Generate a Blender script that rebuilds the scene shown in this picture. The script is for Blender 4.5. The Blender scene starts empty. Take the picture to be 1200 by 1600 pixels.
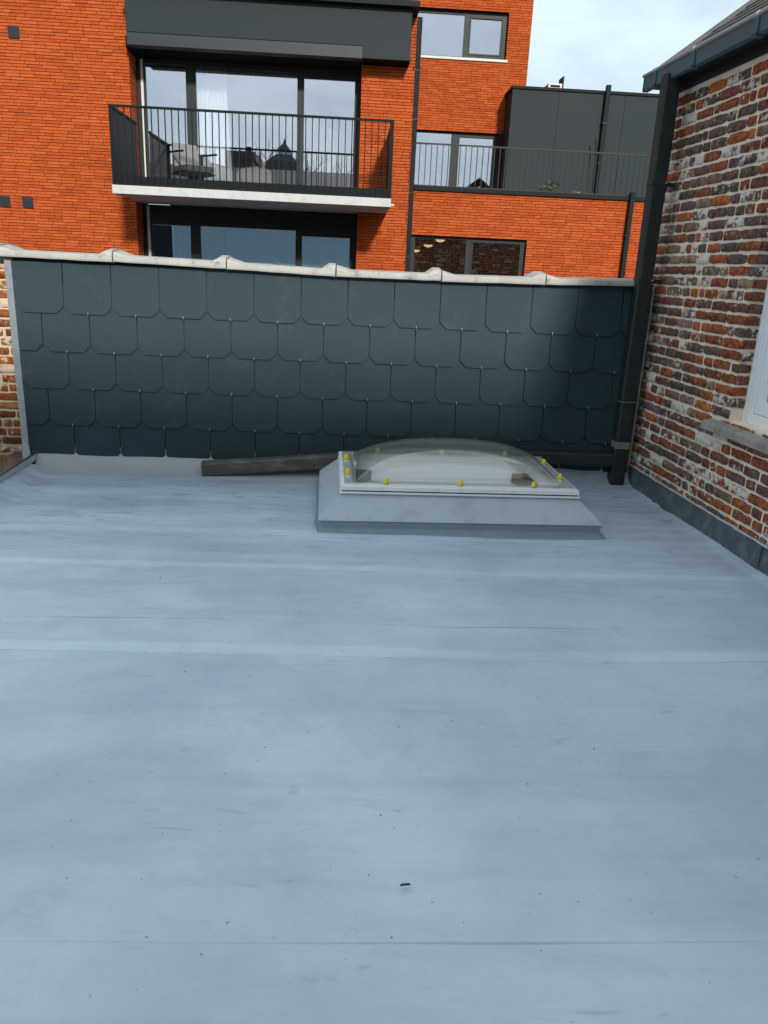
import bpy, math, random
from mathutils import Vector, Matrix, noise
RN = random.Random(11)
scene = bpy.context.scene
COL = scene.collection
rad = math.radians

# ------------------------------------------------------------------ camera
H_EYE = 1.5
PIT, ROL, YAW = rad(17.519), rad(2.628), rad(3.178)
fw = Vector((math.sin(YAW)*math.cos(PIT), math.cos(YAW)*math.cos(PIT), -math.sin(PIT)))
rt = Vector((math.cos(YAW), -math.sin(YAW), 0)); up = rt.cross(fw)
r2 = rt*math.cos(ROL) + up*math.sin(ROL); u2 = -rt*math.sin(ROL) + up*math.cos(ROL)
cd = bpy.data.cameras.new('camera'); cam = bpy.data.objects.new('camera', cd); COL.objects.link(cam)
cam.matrix_world = Matrix(((r2.x, u2.x, -fw.x, 0), (r2.y, u2.y, -fw.y, 0), (r2.z, u2.z, -fw.z, H_EYE), (0, 0, 0, 1)))
cd.sensor_fit = 'VERTICAL'; cd.sensor_height = 32; cd.lens = 32*1201.2/1600; cd.clip_start = .05; cd.clip_end = 3000
scene.camera = cam

# ------------------------------------------------------------------ sky, sun, exposure
SUN_D = Vector((-.20, 1.0, -.45)).normalized()          # direction the light travels
sun_el = math.asin(-SUN_D.z); sun_az = math.atan2(-SUN_D.x, -SUN_D.y)
world = bpy.data.worlds.new('World'); scene.world = world; world.use_nodes = True
wn, wl = world.node_tree.nodes, world.node_tree.links; wn.clear()
sky = wn.new('ShaderNodeTexSky'); sky.sky_type = 'NISHITA'; sky.sun_disc = False
sky.sun_elevation = sun_el; sky.sun_rotation = sun_az; sky.air_density = 1.0; sky.dust_density = 1.2
tc = wn.new('ShaderNodeTexCoord'); mp = wn.new('ShaderNodeMapping'); mp.inputs['Scale'].default_value = (1.2, 1.2, 3.2)
nz = wn.new('ShaderNodeTexNoise'); nz.inputs['Scale'].default_value = 2.1; nz.inputs['Detail'].default_value = 5; nz.inputs['Roughness'].default_value = .55
cr = wn.new('ShaderNodeValToRGB'); cr.color_ramp.elements[0].position = .33; cr.color_ramp.elements[1].position = .6
cr.color_ramp.elements[0].color = (.72, .72, .72, 1); cr.color_ramp.elements[1].color = (.96, .96, .96, 1)
mx = wn.new('ShaderNodeMix'); mx.data_type = 'RGBA'
n2 = wn.new('ShaderNodeTexNoise'); n2.inputs['Scale'].default_value = 5.5; n2.inputs['Detail'].default_value = 6; n2.inputs['Roughness'].default_value = .6; wl.new(mp.outputs[0], n2.inputs['Vector'])
c2 = wn.new('ShaderNodeValToRGB'); c2.color_ramp.elements[0].position = .36; c2.color_ramp.elements[1].position = .64; wl.new(n2.outputs['Fac'], c2.inputs['Fac'])
c2.color_ramp.elements[0].color = (.49, .60, .665, 1); c2.color_ramp.elements[1].color = (.60, .715, .765, 1)
sc_ = wn.new('ShaderNodeVectorMath'); sc_.operation = 'SCALE'; sc_.inputs['Scale'].default_value = 10; wl.new(c2.outputs['Color'], sc_.inputs[0]); wl.new(sc_.outputs[0], mx.inputs['B'])
bg = wn.new('ShaderNodeBackground'); bg.inputs['Strength'].default_value = .1; wo = wn.new('ShaderNodeOutputWorld')
wl.new(tc.outputs['Generated'], mp.inputs['Vector']); wl.new(mp.outputs[0], nz.inputs['Vector']); wl.new(nz.outputs['Fac'], cr.inputs['Fac'])
wl.new(cr.outputs['Color'], mx.inputs['Factor']); wl.new(sky.outputs[0], mx.inputs['A']); wl.new(mx.outputs['Result'], bg.inputs['Color'])
wl.new(bg.outputs[0], wo.inputs[0])
sd = bpy.data.lights.new('sun', 'SUN'); sd.energy = 2.8; sd.angle = rad(5); sd.color = (1, .95, .87)
so = bpy.data.objects.new('sun', sd); COL.objects.link(so); so.rotation_euler = SUN_D.to_track_quat('-Z', 'Y').to_euler(); so.location = (6, -20, 12)
scene.view_settings.view_transform = 'Standard'; scene.view_settings.look = 'None'
scene.view_settings.exposure = 0.5; scene.view_settings.gamma = 1; scene.view_settings.use_curve_mapping = False
scene.render.engine = 'CYCLES'
scene.cycles.transparent_max_bounces = 16; scene.cycles.max_bounces = 8

# ------------------------------------------------------------------ helpers: materials
def new_mat(name):
    m = bpy.data.materials.new(name); m.use_nodes = True
    n, l = m.node_tree.nodes, m.node_tree.links
    return m, n, l, n['Principled BSDF']
def N(n, t, **kw):
    x = n.new(t)
    for k, v in kw.items():
        if k in x.inputs: x.inputs[k].default_value = v
        else: setattr(x, k, v)
    return x
def mixc(n, l, fac, a, b, mode='MIX'):
    m = n.new('ShaderNodeMix'); m.data_type = 'RGBA'; m.blend_type = mode
    for s, v in (('Factor', fac), ('A', a), ('B', b)):
        if isinstance(v, (tuple, list)): m.inputs[s].default_value = (*v, 1) if len(v) == 3 else v
        elif isinstance(v, (int, float)): m.inputs[s].default_value = v
        else: l.new(v, m.inputs[s])
    return m.outputs['Result']
def ramp(n, l, src, p0, p1, c0=(0, 0, 0, 1), c1=(1, 1, 1, 1)):
    r = n.new('ShaderNodeValToRGB'); e = r.color_ramp.elements
    e[0].position = p0; e[1].position = p1; e[0].color = c0; e[1].color = c1
    l.new(src, r.inputs['Fac']); return r.outputs['Color']
def coords(n, l, scale=(1, 1, 1), kind='Object'):
    t = n.new('ShaderNodeTexCoord'); m = n.new('ShaderNodeMapping'); m.inputs['Scale'].default_value = scale
    l.new(t.outputs[kind], m.inputs['Vector']); return m.outputs[0]
def world_coords(n, l, scale=(1, 1, 1)):
    t = n.new('ShaderNodeNewGeometry'); m = n.new('ShaderNodeMapping'); m.inputs['Scale'].default_value = scale
    l.new(t.outputs['Position'], m.inputs['Vector']); return m.outputs[0]
def mat(name, c, rough=.6, var=.25, vs=6, bump=0, bs=80, metal=0, spec=.5, stretch=(1, 1, 1), dirt=None, ds=3, dlo=.55, dhi=.75, dfac=.6):
    m, n, l, b = new_mat(name)
    v = world_coords(n, l, stretch)
    nz = N(n, 'ShaderNodeTexNoise', Scale=vs, Detail=6, Roughness=.6); l.new(v, nz.inputs['Vector'])
    col = mixc(n, l, nz.outputs['Fac'], tuple(x*(1-var) for x in c), tuple(x*(1+var) for x in c))
    if dirt:
        n2 = N(n, 'ShaderNodeTexNoise', Scale=ds, Detail=9, Roughness=.68); l.new(v, n2.inputs['Vector'])
        f = ramp(n, l, n2.outputs['Fac'], dlo, dhi, c1=(dfac,)*3+(1,)); col = mixc(n, l, f, col, dirt)
    l.new(col, b.inputs['Base Color'])
    rr = N(n, 'ShaderNodeMapRange'); rr.inputs['To Min'].default_value = max(.02, rough-.08); rr.inputs['To Max'].default_value = min(1, rough+.08)
    l.new(nz.outputs['Fac'], rr.inputs['Value']); l.new(rr.outputs[0], b.inputs['Roughness'])
    b.inputs['Metallic'].default_value = metal; b.inputs['Specular IOR Level'].default_value = spec
    if bump:
        n3 = N(n, 'ShaderNodeTexNoise', Scale=bs, Detail=6, Roughness=.65); l.new(v, n3.inputs['Vector'])
        bp = N(n, 'ShaderNodeBump', Strength=bump, Distance=.004); l.new(n3.outputs['Fac'], bp.inputs['Height']); l.new(bp.outputs[0], b.inputs['Normal'])
    return m

def brick_mat(name, island, stops, wash, mort=(.6, .5, .42)):
    m, n, l, b = new_mat(name)
    if island:
        g = n.new('ShaderNodeNewGeometry'); rnd = g.outputs['Random Per Island']; pos = g.outputs['Position']
    else:
        g = n.new('ShaderNodeObjectInfo'); rnd = g.outputs['Random']; t = n.new('ShaderNodeTexCoord'); pos = t.outputs['Object']
    vm = n.new('ShaderNodeVectorMath'); vm.operation = 'MULTIPLY_ADD'
    cx = n.new('ShaderNodeCombineXYZ'); [l.new(rnd, cx.inputs[i]) for i in range(3)]
    l.new(cx.outputs[0], vm.inputs[0]); vm.inputs[1].default_value = (37, 53, 71); l.new(pos, vm.inputs[2]); v = vm.outputs[0]
    r = n.new('ShaderNodeValToRGB'); r.color_ramp.interpolation = 'CONSTANT'; e = r.color_ramp.elements
    e[0].position = 0; e[0].color = (*stops[0][1], 1); e[1].position = stops[1][0]; e[1].color = (*stops[1][1], 1)
    for p_, c_ in stops[2:]:
        q = e.new(p_); q.color = (*c_, 1)
    l.new(rnd, r.inputs['Fac'])
    n1 = N(n, 'ShaderNodeTexNoise', Scale=28, Detail=7, Roughness=.7); l.new(v, n1.inputs['Vector'])
    f1 = ramp(n, l, n1.outputs['Fac'], .32, .68, (.30, .30, .30, 1), (1.75, 1.75, 1.75, 1)); col = mixc(n, l, 1.0, r.outputs['Color'], f1, 'MULTIPLY')
    n4 = N(n, 'ShaderNodeTexNoise', Scale=120, Detail=3, Roughness=.7); l.new(v, n4.inputs['Vector'])
    col = mixc(n, l, ramp(n, l, n4.outputs['Fac'], .54, .62, c1=(.7, .7, .7, 1)), col, (.035, .02, .016))
    # remnants of white wash / mortar smears, different on each brick
    if wash is not None:
        wr = n.new('ShaderNodeMath'); wr.operation = 'MULTIPLY'; wr.inputs[1].default_value = 13.37; l.new(rnd, wr.inputs[0])
        fr = n.new('ShaderNodeMath'); fr.operation = 'FRACT'; l.new(wr.outputs[0], fr.inputs[0])
        pw = n.new('ShaderNodeMath'); pw.operation = 'POWER'; pw.inputs[1].default_value = 4.0; l.new(fr.outputs[0], pw.inputs[0])
        sc = n.new('ShaderNodeMath'); sc.operation = 'MULTIPLY_ADD'; sc.inputs[1].default_value = .25; sc.inputs[2].default_value = -.110+wash; l.new(pw.outputs[0], sc.inputs[0])
        n2 = N(n, 'ShaderNodeTexNoise', Scale=22, Detail=8, Roughness=.72); l.new(v, n2.inputs['Vector'])
        ad = n.new('ShaderNodeMath'); ad.operation = 'ADD'; l.new(n2.outputs['Fac'], ad.inputs[0]); l.new(sc.outputs[0], ad.inputs[1])
        col = mixc(n, l, ramp(n, l, ad.outputs[0], .52, .57, c1=(.9, .9, .9, 1)), col, mort)
    l.new(col, b.inputs['Base Color']); b.inputs['Roughness'].default_value = .9; b.inputs['Specular IOR Level'].default_value = .25
    n3 = N(n, 'ShaderNodeTexNoise', Scale=90, Detail=6, Roughness=.7); l.new(v, n3.inputs['Vector'])
    bp = N(n, 'ShaderNodeBump', Strength=.7, Distance=.006); l.new(n3.outputs['Fac'], bp.inputs['Height']); l.new(bp.outputs[0], b.inputs['Normal'])
    return m

def glass_mat(name, refl, tint, grough=.0, gcol=(.9, .94, 1)):
    """coated glazing: a fixed share mirrors, the rest passes through"""
    m = bpy.data.materials.new(name); m.use_nodes = True; n, l = m.node_tree.nodes, m.node_tree.links; n.clear()
    o = n.new('ShaderNodeOutputMaterial'); mi = n.new('ShaderNodeMixShader'); t = n.new('ShaderNodeBsdfTransparent'); g = n.new('ShaderNodeBsdfGlossy')
    t.inputs[0].default_value = (*tint, 1); g.inputs['Color'].default_value = (*gcol, 1); g.inputs['Roughness'].default_value = grough
    lw = n.new('ShaderNodeLayerWeight'); lw.inputs['Blend'].default_value = .5
    pw = n.new('ShaderNodeMath'); pw.operation = 'POWER'; pw.inputs[1].default_value = 3.6; l.new(lw.outputs['Facing'], pw.inputs[0])
    ad = n.new('ShaderNodeMath'); ad.operation = 'MULTIPLY_ADD'; ad.use_clamp = True; ad.inputs[1].default_value = .85-refl; ad.inputs[2].default_value = refl+.02; l.new(pw.outputs[0], ad.inputs[0])
    l.new(ad.outputs[0], mi.inputs[0]); l.new(t.outputs[0], mi.inputs[1]); l.new(g.outputs[0], mi.inputs[2]); l.new(mi.outputs[0], o.inputs[0])
    return m

# ------------------------------------------------------------------ helpers: meshes
class MB:
    def __init__(s): s.v = []; s.f = []
    def add(s, vs, fs):
        b = len(s.v); s.v += [tuple(p) for p in vs]; s.f += [tuple(i+b for i in q) for q in fs]; return s
    def box(s, x0, x1, y0, y1, z0, z1):
        return s.add([(x0, y0, z0), (x1, y0, z0), (x1, y1, z0), (x0, y1, z0), (x0, y0, z1), (x1, y0, z1), (x1, y1, z1), (x0, y1, z1)],
                     [(0, 3, 2, 1), (4, 5, 6, 7), (0, 1, 5, 4), (1, 2, 6, 5), (2, 3, 7, 6), (3, 0, 4, 7)])
    def beam(s, a, b, w, h, roll=Vector((0, 0, 1))):
        a, b = Vector(a), Vector(b); d = (b-a).normalized(); sx = d.cross(roll).normalized(); sz = sx.cross(d)
        vs = [p + sx*i*w/2 + sz*j*h/2 for p in (a, b) for i, j in ((-1, -1), (1, -1), (1, 1), (-1, 1))]
        return s.add(vs, [(0, 1, 2, 3), (7, 6, 5, 4), (0, 4, 5, 1), (1, 5, 6, 2), (2, 6, 7, 3), (3, 7, 4, 0)])
    def prism(s, poly, axis, a, b):
        """poly of 2-D points extruded along axis 0/1/2 between a and b"""
        def P(p, t):
            q = list(p); q.insert(axis, t); return q
        n = len(poly); vs = [P(p, a) for p in poly] + [P(p, b) for p in poly]
        fs = [tuple(range(n))[::-1], tuple(range(n, 2*n))] + [(i, (i+1) % n, n+(i+1) % n, n+i) for i in range(n)]
        return s.add(vs, fs)
    def tube(s, pts, rs, n=8, caps=True):
        pts = [Vector(p) for p in pts]; rs = rs if isinstance(rs, (list, tuple)) else [rs]*len(pts); vs = []; fs = []
        for i, p in enumerate(pts):
            d = (pts[min(i+1, len(pts)-1)] - pts[max(i-1, 0)]).normalized()
            a = d.cross(Vector((0, 0, 1)) if abs(d.z) < .9 else Vector((1, 0, 0))).normalized(); b = d.cross(a)
            vs += [p + (a*math.cos(2*math.pi*k/n) + b*math.sin(2*math.pi*k/n))*rs[i] for k in range(n)]
        for i in range(len(pts)-1):
            fs += [(i*n+k, i*n+(k+1) % n, (i+1)*n+(k+1) % n, (i+1)*n+k) for k in range(n)]
        if caps: fs += [tuple(range(n))[::-1], tuple(range((len(pts)-1)*n, len(pts)*n))]
        return s.add(vs, fs)
    def lathe(s, c, prof, n=12):
        vs = []; fs = []
        for r, z in prof: vs += [(c[0]+r*math.cos(2*math.pi*k/n), c[1]+r*math.sin(2*math.pi*k/n), c[2]+z) for k in range(n)]
        for i in range(len(prof)-1): fs += [(i*n+k, i*n+(k+1) % n, (i+1)*n+(k+1) % n, (i+1)*n+k) for k in range(n)]
        fs += [tuple(range(n))[::-1], tuple(range((len(prof)-1)*n, len(prof)*n))]
        return s.add(vs, fs)
    def mesh(s, name, m, smooth=False):
        me = bpy.data.meshes.new(name); me.from_pydata(s.v, [], s.f); me.update()
        if m: me.materials.append(m)
        if smooth:
            for p in me.polygons: p.use_smooth = True
        return me
    def build(s, name, m, parent=None, smooth=False, bevel=0, seg=2):
        o = link(name, s.mesh(name, m, smooth), parent)
        if bevel:
            md = o.modifiers.new('bevel', 'BEVEL'); md.width = bevel; md.segments = seg; md.limit_method = 'ANGLE'; md.angle_limit = rad(35)
        return o
def link(name, me, parent=None, loc=None, rotz=0):
    o = bpy.data.objects.new(name, me); COL.objects.link(o)
    if parent: o.parent = parent
    if loc: o.location = loc
    if rotz: o.rotation_euler = (0, 0, rotz)
    return o
def tag(o, label=None, cat=None, group=None, kind=None):
    if label: o['label'] = label
    if cat: o['category'] = cat
    if group: o['group'] = group
    if kind: o['kind'] = kind
    return o
def thing(name, label, cat, loc=(0, 0, 0), rotz=0, group=None):
    return tag(link(name, None, None, loc, rotz), label, cat, group)
def copy_tree(o, parent=None):
    c = o.copy(); COL.objects.link(c)
    if parent: c.parent = parent
    for ch in [x for x in bpy.data.objects if x.parent == o]: copy_tree(ch, c)
    return c
def fbm(x, y, z=0, o=4):
    s = 0; a = .5
    for i in range(o): s += a*noise.noise((x, y, z+i*7.3)); x *= 2; y *= 2; a *= .5
    return s
def lerp(a, b, t): return a+(b-a)*t
def sst(a, b, t):
    t = max(0, min(1, (t-a)/(b-a))); return t*t*(3-2*t)

# ------------------------------------------------------------------ materials
M = {}
M['ground'] = mat('ground_asphalt', (.07, .07, .07), .9, .3, 2, .4, 60)
M['slate'] = mat('fibre_slate', (.031, .052, .061), .62, .2, 2.2, .10, 160, spec=.14, dirt=(.16, .19, .20), ds=7, dlo=.56, dhi=.78, dfac=.14)
M['core'] = mat('wall_core', (.03, .035, .04), .9)
M['coping'] = mat('coping_concrete', (.42, .405, .37), .9, .25, 9, .6, 70, dirt=(.10, .095, .085), ds=16, dlo=.55, dhi=.72, dfac=.75)
M['zinc'] = mat('zinc', (.55, .60, .64), .32, .2, 6, .1, 30, metal=.85, dirt=(.25, .27, .28), ds=9, dfac=.6)
M['alu'] = mat('aluminium', (.62, .63, .63), .22, .12, 5, .06, 20, metal=.95, dirt=(.22, .21, .2), ds=10, dlo=.55, dhi=.72, dfac=.5)
M['steel_hook'] = mat('hook_steel', (.42, .44, .45), .35, .1, metal=.6)
M['lead'] = mat('lead_flashing', (.085, .105, .115), .55, .3, 9, .35, 30, spec=.5, dirt=(.26, .29, .30), ds=8, dlo=.5, dhi=.7, dfac=.6)
M['seal'] = mat('sealant', (.50, .52, .58), .6, .15, 30, .3, 60)
M['pipe'] = mat('pipe_painted', (.020, .024, .024), .5, .25, 8, .1, 40, spec=.35, dirt=(.06, .064, .06), ds=12, dlo=.52, dhi=.75, dfac=.6)
M['pipe_old'] = mat('pipe_weathered', (.075, .070, .062), .7, .35, 9, .3, 50, dirt=(.24, .235, .22), ds=7, dlo=.50, dhi=.68, dfac=.7, stretch=(.5, 1, 1.6))
M['collar'] = mat('pipe_collar', (.19, .19, .185), .6, .35, 20)
M['gutter'] = mat('gutter_zinc', (.045, .115, .140), .42, .3, 7, .1, 30, spec=.5, dirt=(.10, .14, .16), ds=10, dfac=.6)
M['bead'] = mat('gutter_bead', (.36, .37, .38), .5, .35, 18, .3, 60)
M['soffit'] = mat('soffit', (.018, .017, .017), .8)
M['rooftile'] = mat('roof_slate_old', (.085, .078, .072), .8, .4, 14, .5, 50, dirt=(.20, .19, .16), ds=18, dlo=.5, dhi=.7, dfac=.6)
M['verge'] = mat('verge_lead', (.06, .063, .07), .5, .25, 8, .15, 40, metal=.2)
M['mortar'] = mat('mortar_cream', (.96, .80, .64), .95, .18, 18, .8, 130, dirt=(.55, .46, .38), ds=24, dlo=.55, dhi=.78, dfac=.6)
M['mortar_l'] = mat('mortar_yellow', (.62, .50, .36), .95, .2, 18, .8, 130, dirt=(.3, .24, .18), ds=24, dlo=.55, dhi=.75, dfac=.6)
old = [(0, (.17, .058, .036)), (.14, (.14, .072, .055)), (.24, (.26, .066, .030)), (.36, (.16, .076, .060)), (.46, (.33, .080, .030)), (.56, (.105, .066, .052)), (.64, (.20, .105, .070)),
       (.75, (.42, .115, .030)), (.79, (.15, .070, .060)), (.88, (.28, .15, .10)), (.94, (.20, .06, .036))]
old = [(p_, (c_[0]*1.12, c_[1]*1.3, c_[2]*1.4)) for p_, c_ in old]
M['brick'] = brick_mat('old_brick', False, old, .0, (.74, .68, .60)); M['brick_j'] = brick_mat('old_brick_joined', True, old, .0, (.74, .68, .60))
oldl = [(0, (.26, .075, .022)), (.2, (.14, .045, .02)), (.4, (.34, .10, .025)), (.6, (.20, .08, .04)), (.8, (.30, .13, .045))]
M['brick_l'] = brick_mat('old_brick_left', False, oldl, .0, (.62, .5, .36)); M['brick_lj'] = brick_mat('old_brick_left_joined', True, oldl, .0, (.62, .5, .36))
def red_mat():
    m, n, l, b = new_mat('orange_brick'); g = n.new('ShaderNodeNewGeometry')
    r = n.new('ShaderNodeValToRGB'); e = r.color_ramp.elements
    e[0].color = (.37, .060, .011, 1); e[1].color = (.50, .096, .019, 1); q = e.new(.5); q.color = (.435, .076, .014, 1); l.new(g.outputs['Random Per Island'], r.inputs['Fac'])
    n1 = N(n, 'ShaderNodeTexNoise', Scale=9, Detail=8, Roughness=.7); l.new(world_coords(n, l, (1, 1, 2.5)), n1.inputs['Vector'])
    col = mixc(n, l, 1.0, r.outputs['Color'], ramp(n, l, n1.outputs['Fac'], .3, .7, (.85, .85, .85, 1), (1.12, 1.12, 1.12, 1)), 'MULTIPLY')
    n2 = N(n, 'ShaderNodeTexNoise', Scale=70, Detail=4, Roughness=.7); l.new(world_coords(n, l), n2.inputs['Vector'])
    col = mixc(n, l, ramp(n, l, n2.outputs['Fac'], .56, .68, c1=(.5, .5, .5, 1)), col, (.22, .03, .006))
    l.new(col, b.inputs['Base Color']); b.inputs['Roughness'].default_value = .85; b.inputs['Specular IOR Level'].default_value = .25
    bp = N(n, 'ShaderNodeBump', Strength=.5, Distance=.008); l.new(n2.outputs['Fac'], bp.inputs['Height']); l.new(bp.outputs[0], b.inputs['Normal'])
    return m
M['red'] = red_mat()
M['redmortar'] = mat('shadow_joint', (.050, .010, .005), .95, .2)
M['anthracite'] = mat('anthracite_panel', (.026, .034, .037), .6, .10, 1.2, 0, spec=.12)
M['blindbox'] = mat('blind_box', (.016, .025, .034), .45, .12, 2, spec=.3)
M['darkmetal'] = mat('dark_metal', (.008, .011, .012), .6, .2, 8, spec=.15)
M['railmetal'] = mat('rail_metal', (.008, .012, .014), .65, .2, 8, spec=.12)
M['frame'] = mat('window_frame_dark', (.016, .021, .021), .5, .15, 5, spec=.25)
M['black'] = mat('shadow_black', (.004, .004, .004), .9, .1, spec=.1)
M['concrete'] = mat('balcony_concrete', (.50, .50, .485), .85, .12, 5, .3, 60, stretch=(1, 1, .6), dirt=(.33, .33, .32), ds=9, dlo=.52, dhi=.72, dfac=.6)
M['sillpale'] = mat('pale_sill', (.62, .60, .56), .7, .1)
M['room'] = mat('room_paint', (.16, .155, .15), .9, .1)
M['roomdark'] = mat('room_paint_dark', (.035, .03, .028), .9, .2)
M['wood'] = mat('brown_wood', (.14, .075, .03), .6, .3, 8, stretch=(1, 1, 6))
M['curtain'] = mat('sheer_curtain', (.93, .96, .96), .9, .06, 3)
M['pane'] = glass_mat('coated_glass', .38, (.97, .98, .98), gcol=(.86, .89, 1.0))
M['pane_low'] = glass_mat('coated_glass_blue', .36, (.60, .74, .82), gcol=(.58, .80, 1.0))
M['pane_dark'] = glass_mat('plain_glass', .24, (.7, .68, .62), gcol=(.8, .75, .72))
M['upvc'] = mat('white_upvc', (.90, .91, .92), .3, .04, 4, spec=.5)
M['stone'] = mat('sill_stone', (.36, .325, .285), .75, .35, 7, .4, 60, dirt=(.13, .12, .10), ds=5, dlo=.45, dhi=.7, dfac=.7, stretch=(.6, 2.2, 1))
M['fabric'] = mat('grey_fabric', (.20, .20, .205), .95, .15, 30)
M['fabric_d'] = mat('charcoal_fabric', (.045, .047, .05), .95, .15, 30)
M['fabric_w'] = mat('cream_fabric', (.62, .59, .50), .95, .1, 20)
M['leaf'] = mat('leaf', (.07, .10, .035), .6, .5, 12)
M['leaf2'] = mat('palm_leaf', (.045, .07, .04), .6, .4, 12)
M['flower'] = mat('pink_flower', (.55, .22, .22), .7, .3, 40)
M['bark'] = mat('bark', (.05, .042, .036), .9, .3, 10)
M['farwall'] = mat('render_wall', (.66, .65, .62), .9, .15, 1)
M['farroof'] = mat('far_slate_roof', (.03, .03, .033), .7, .3, 3)
M['pvc'] = mat('skylight_pvc', (.88, .88, .88), .35, .06, 10, dirt=(.40, .40, .38), ds=18, dlo=.55, dhi=.75, dfac=.5)
M['gasket'] = mat('gasket_black', (.02, .02, .022), .7)
M['yellow'] = mat('yellow_cap', (.78, .62, .02), .35, .08, 30)
M['well'] = mat('well_white', (.93, .93, .96), .6, .05, 6)
M['wellwood'] = mat('well_brown', (.10, .065, .04), .7, .2, 10)
M['acrylic'] = glass_mat('clear_acrylic', .02, (.972, .968, .955), gcol=(1, 1, 1))
M['grit'] = mat('grit_dark', (.05, .05, .045), .9, .3, 60)
M['gritw'] = mat('grit_white', (.75, .76, .76), .8, .1, 60)
lm, ln, ll, lb = new_mat('lamp_glow'); lb.inputs['Base Color'].default_value = (.8, .6, .2, 1); lb.inputs['Emission Color'].default_value = (1, .82, .42, 1); lb.inputs['Emission Strength'].default_value = 1.6; M['lamp'] = lm
M['lampbrass'] = mat('lamp_brass', (.20, .15, .03), .35, .2, metal=.6)

def membrane_mat(name='roof_membrane', gain=1.0):
    m, n, l, b = new_mat(name)
    v = world_coords(n, l); vs = world_coords(n, l, (.35, 2.6, 1)); vf = world_coords(n, l, (3.0, 26, 10))
    a = N(n, 'ShaderNodeTexNoise', Scale=.85, Detail=5, Roughness=.6); l.new(v, a.inputs['Vector'])
    col = mixc(n, l, ramp(n, l, a.outputs['Fac'], .38, .60), (.485, .565, .675), (.61, .715, .80))
    s = N(n, 'ShaderNodeTexNoise', Scale=1.5, Detail=8, Roughness=.68); l.new(vs, s.inputs['Vector'])
    col = mixc(n, l, ramp(n, l, s.outputs['Fac'], .52, .74, c1=(.55, .55, .55, 1)), col, (.40, .45, .53))
    d = N(n, 'ShaderNodeTexNoise', Scale=1.35, Detail=10, Roughness=.7); d.inputs['Distortion'].default_value = .6; l.new(world_coords(n, l, (.7, 1.5, 1)), d.inputs['Vector'])
    col = mixc(n, l, ramp(n, l, d.outputs['Fac'], .52, .64, c1=(.45, .45, .45, 1)), col, (.46, .47, .54))
    w = N(n, 'ShaderNodeTexNoise', Scale=1.2, Detail=6, Roughness=.65); l.new(world_coords(n, l, (.5, 3.5, 1)), w.inputs['Vector'])
    col = mixc(n, l, ramp(n, l, w.outputs['Fac'], .56, .70, c1=(.3, .3, .3, 1)), col, (.66, .74, .79))
    f = N(n, 'ShaderNodeTexNoise', Scale=2.2, Detail=7, Roughness=.75); l.new(vf, f.inputs['Vector'])
    col = mixc(n, l, ramp(n, l, f.outputs['Fac'], .57, .76, c1=(.22, .22, .22, 1)), col, (.28, .31, .36))
    sp = N(n, 'ShaderNodeTexNoise', Scale=46, Detail=2, Roughness=.5); l.new(v, sp.inputs['Vector'])
    col = mixc(n, l, ramp(n, l, sp.outputs['Fac'], .735, .77, c1=(.7, .7, .7, 1)), col, (.10, .11, .12))
    for (sc3, st3, lo3, hi3, k3, c3, dist) in ((4.5, (.8, 2.6, 1), .60, .66, .34, (.33, .36, .42), 1.2), (7.0, (1.6, .9, 1), .64, .70, .30, (.72, .77, .81), 2.0), (11, (.5, 4.0, 1), .63, .69, .40, (.30, .34, .40), .5), (26, (1, 1.6, 1), .66, .71, .45, (.27, .29, .32), 1.5)):
        nn = N(n, 'ShaderNodeTexNoise', Scale=sc3, Detail=10, Roughness=.72); nn.inputs['Distortion'].default_value = dist; l.new(world_coords(n, l, st3), nn.inputs['Vector'])
        col = mixc(n, l, ramp(n, l, nn.outputs['Fac'], lo3, hi3, c1=(k3, k3, k3, 1)), col, c3)
    # wall shade put into the colour towards the back, with dirt and scuffs
    g = n.new('ShaderNodeNewGeometry'); sx = n.new('ShaderNodeSeparateXYZ'); l.new(g.outputs['Position'], sx.inputs[0])
    ed = N(n, 'ShaderNodeMapRange'); ed.inputs['From Min'].default_value = 2.9; ed.inputs['From Max'].default_value = 5.6; l.new(sx.outputs['Y'], ed.inputs['Value'])
    mu = n.new('ShaderNodeMath'); mu.operation = 'MULTIPLY'; l.new(ed.outputs[0], mu.inputs[0]); l.new(ramp(n, l, s.outputs['Fac'], .30, .62), mu.inputs[1])
    m2 = n.new('ShaderNodeMath'); m2.operation = 'MULTIPLY'; m2.inputs[1].default_value = .85; l.new(mu.outputs[0], m2.inputs[0])
    col = mixc(n, l, m2.outputs[0], col, (.30, .345, .405))
    mu3 = n.new('ShaderNodeMath'); mu3.operation = 'MULTIPLY'; l.new(ed.outputs[0], mu3.inputs[0])
    sc2 = N(n, 'ShaderNodeTexNoise', Scale=3.2, Detail=9, Roughness=.74); sc2.inputs['Distortion'].default_value = .8; l.new(world_coords(n, l, (1, 3.2, 1)), sc2.inputs['Vector'])
    l.new(ramp(n, l, sc2.outputs['Fac'], .53, .66, c1=(.75, .75, .75, 1)), mu3.inputs[1]); col = mixc(n, l, mu3.outputs[0], col, (.20, .22, .25))
    if gain != 1: col = mixc(n, l, 1.0, col, (gain, gain, gain), 'MULTIPLY')
    l.new(col, b.inputs['Base Color'])
    rr = N(n, 'ShaderNodeMapRange'); rr.inputs['To Min'].default_value = .42; rr.inputs['To Max'].default_value = .66
    l.new(s.outputs['Fac'], rr.inputs['Value']); l.new(rr.outputs[0], b.inputs['Roughness']); b.inputs['Specular IOR Level'].default_value = .45
    wv = N(n, 'ShaderNodeTexNoise', Scale=1.2, Detail=5, Roughness=.6); l.new(world_coords(n, l, (1.4, 4.5, 1)), wv.inputs['Vector'])
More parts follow.
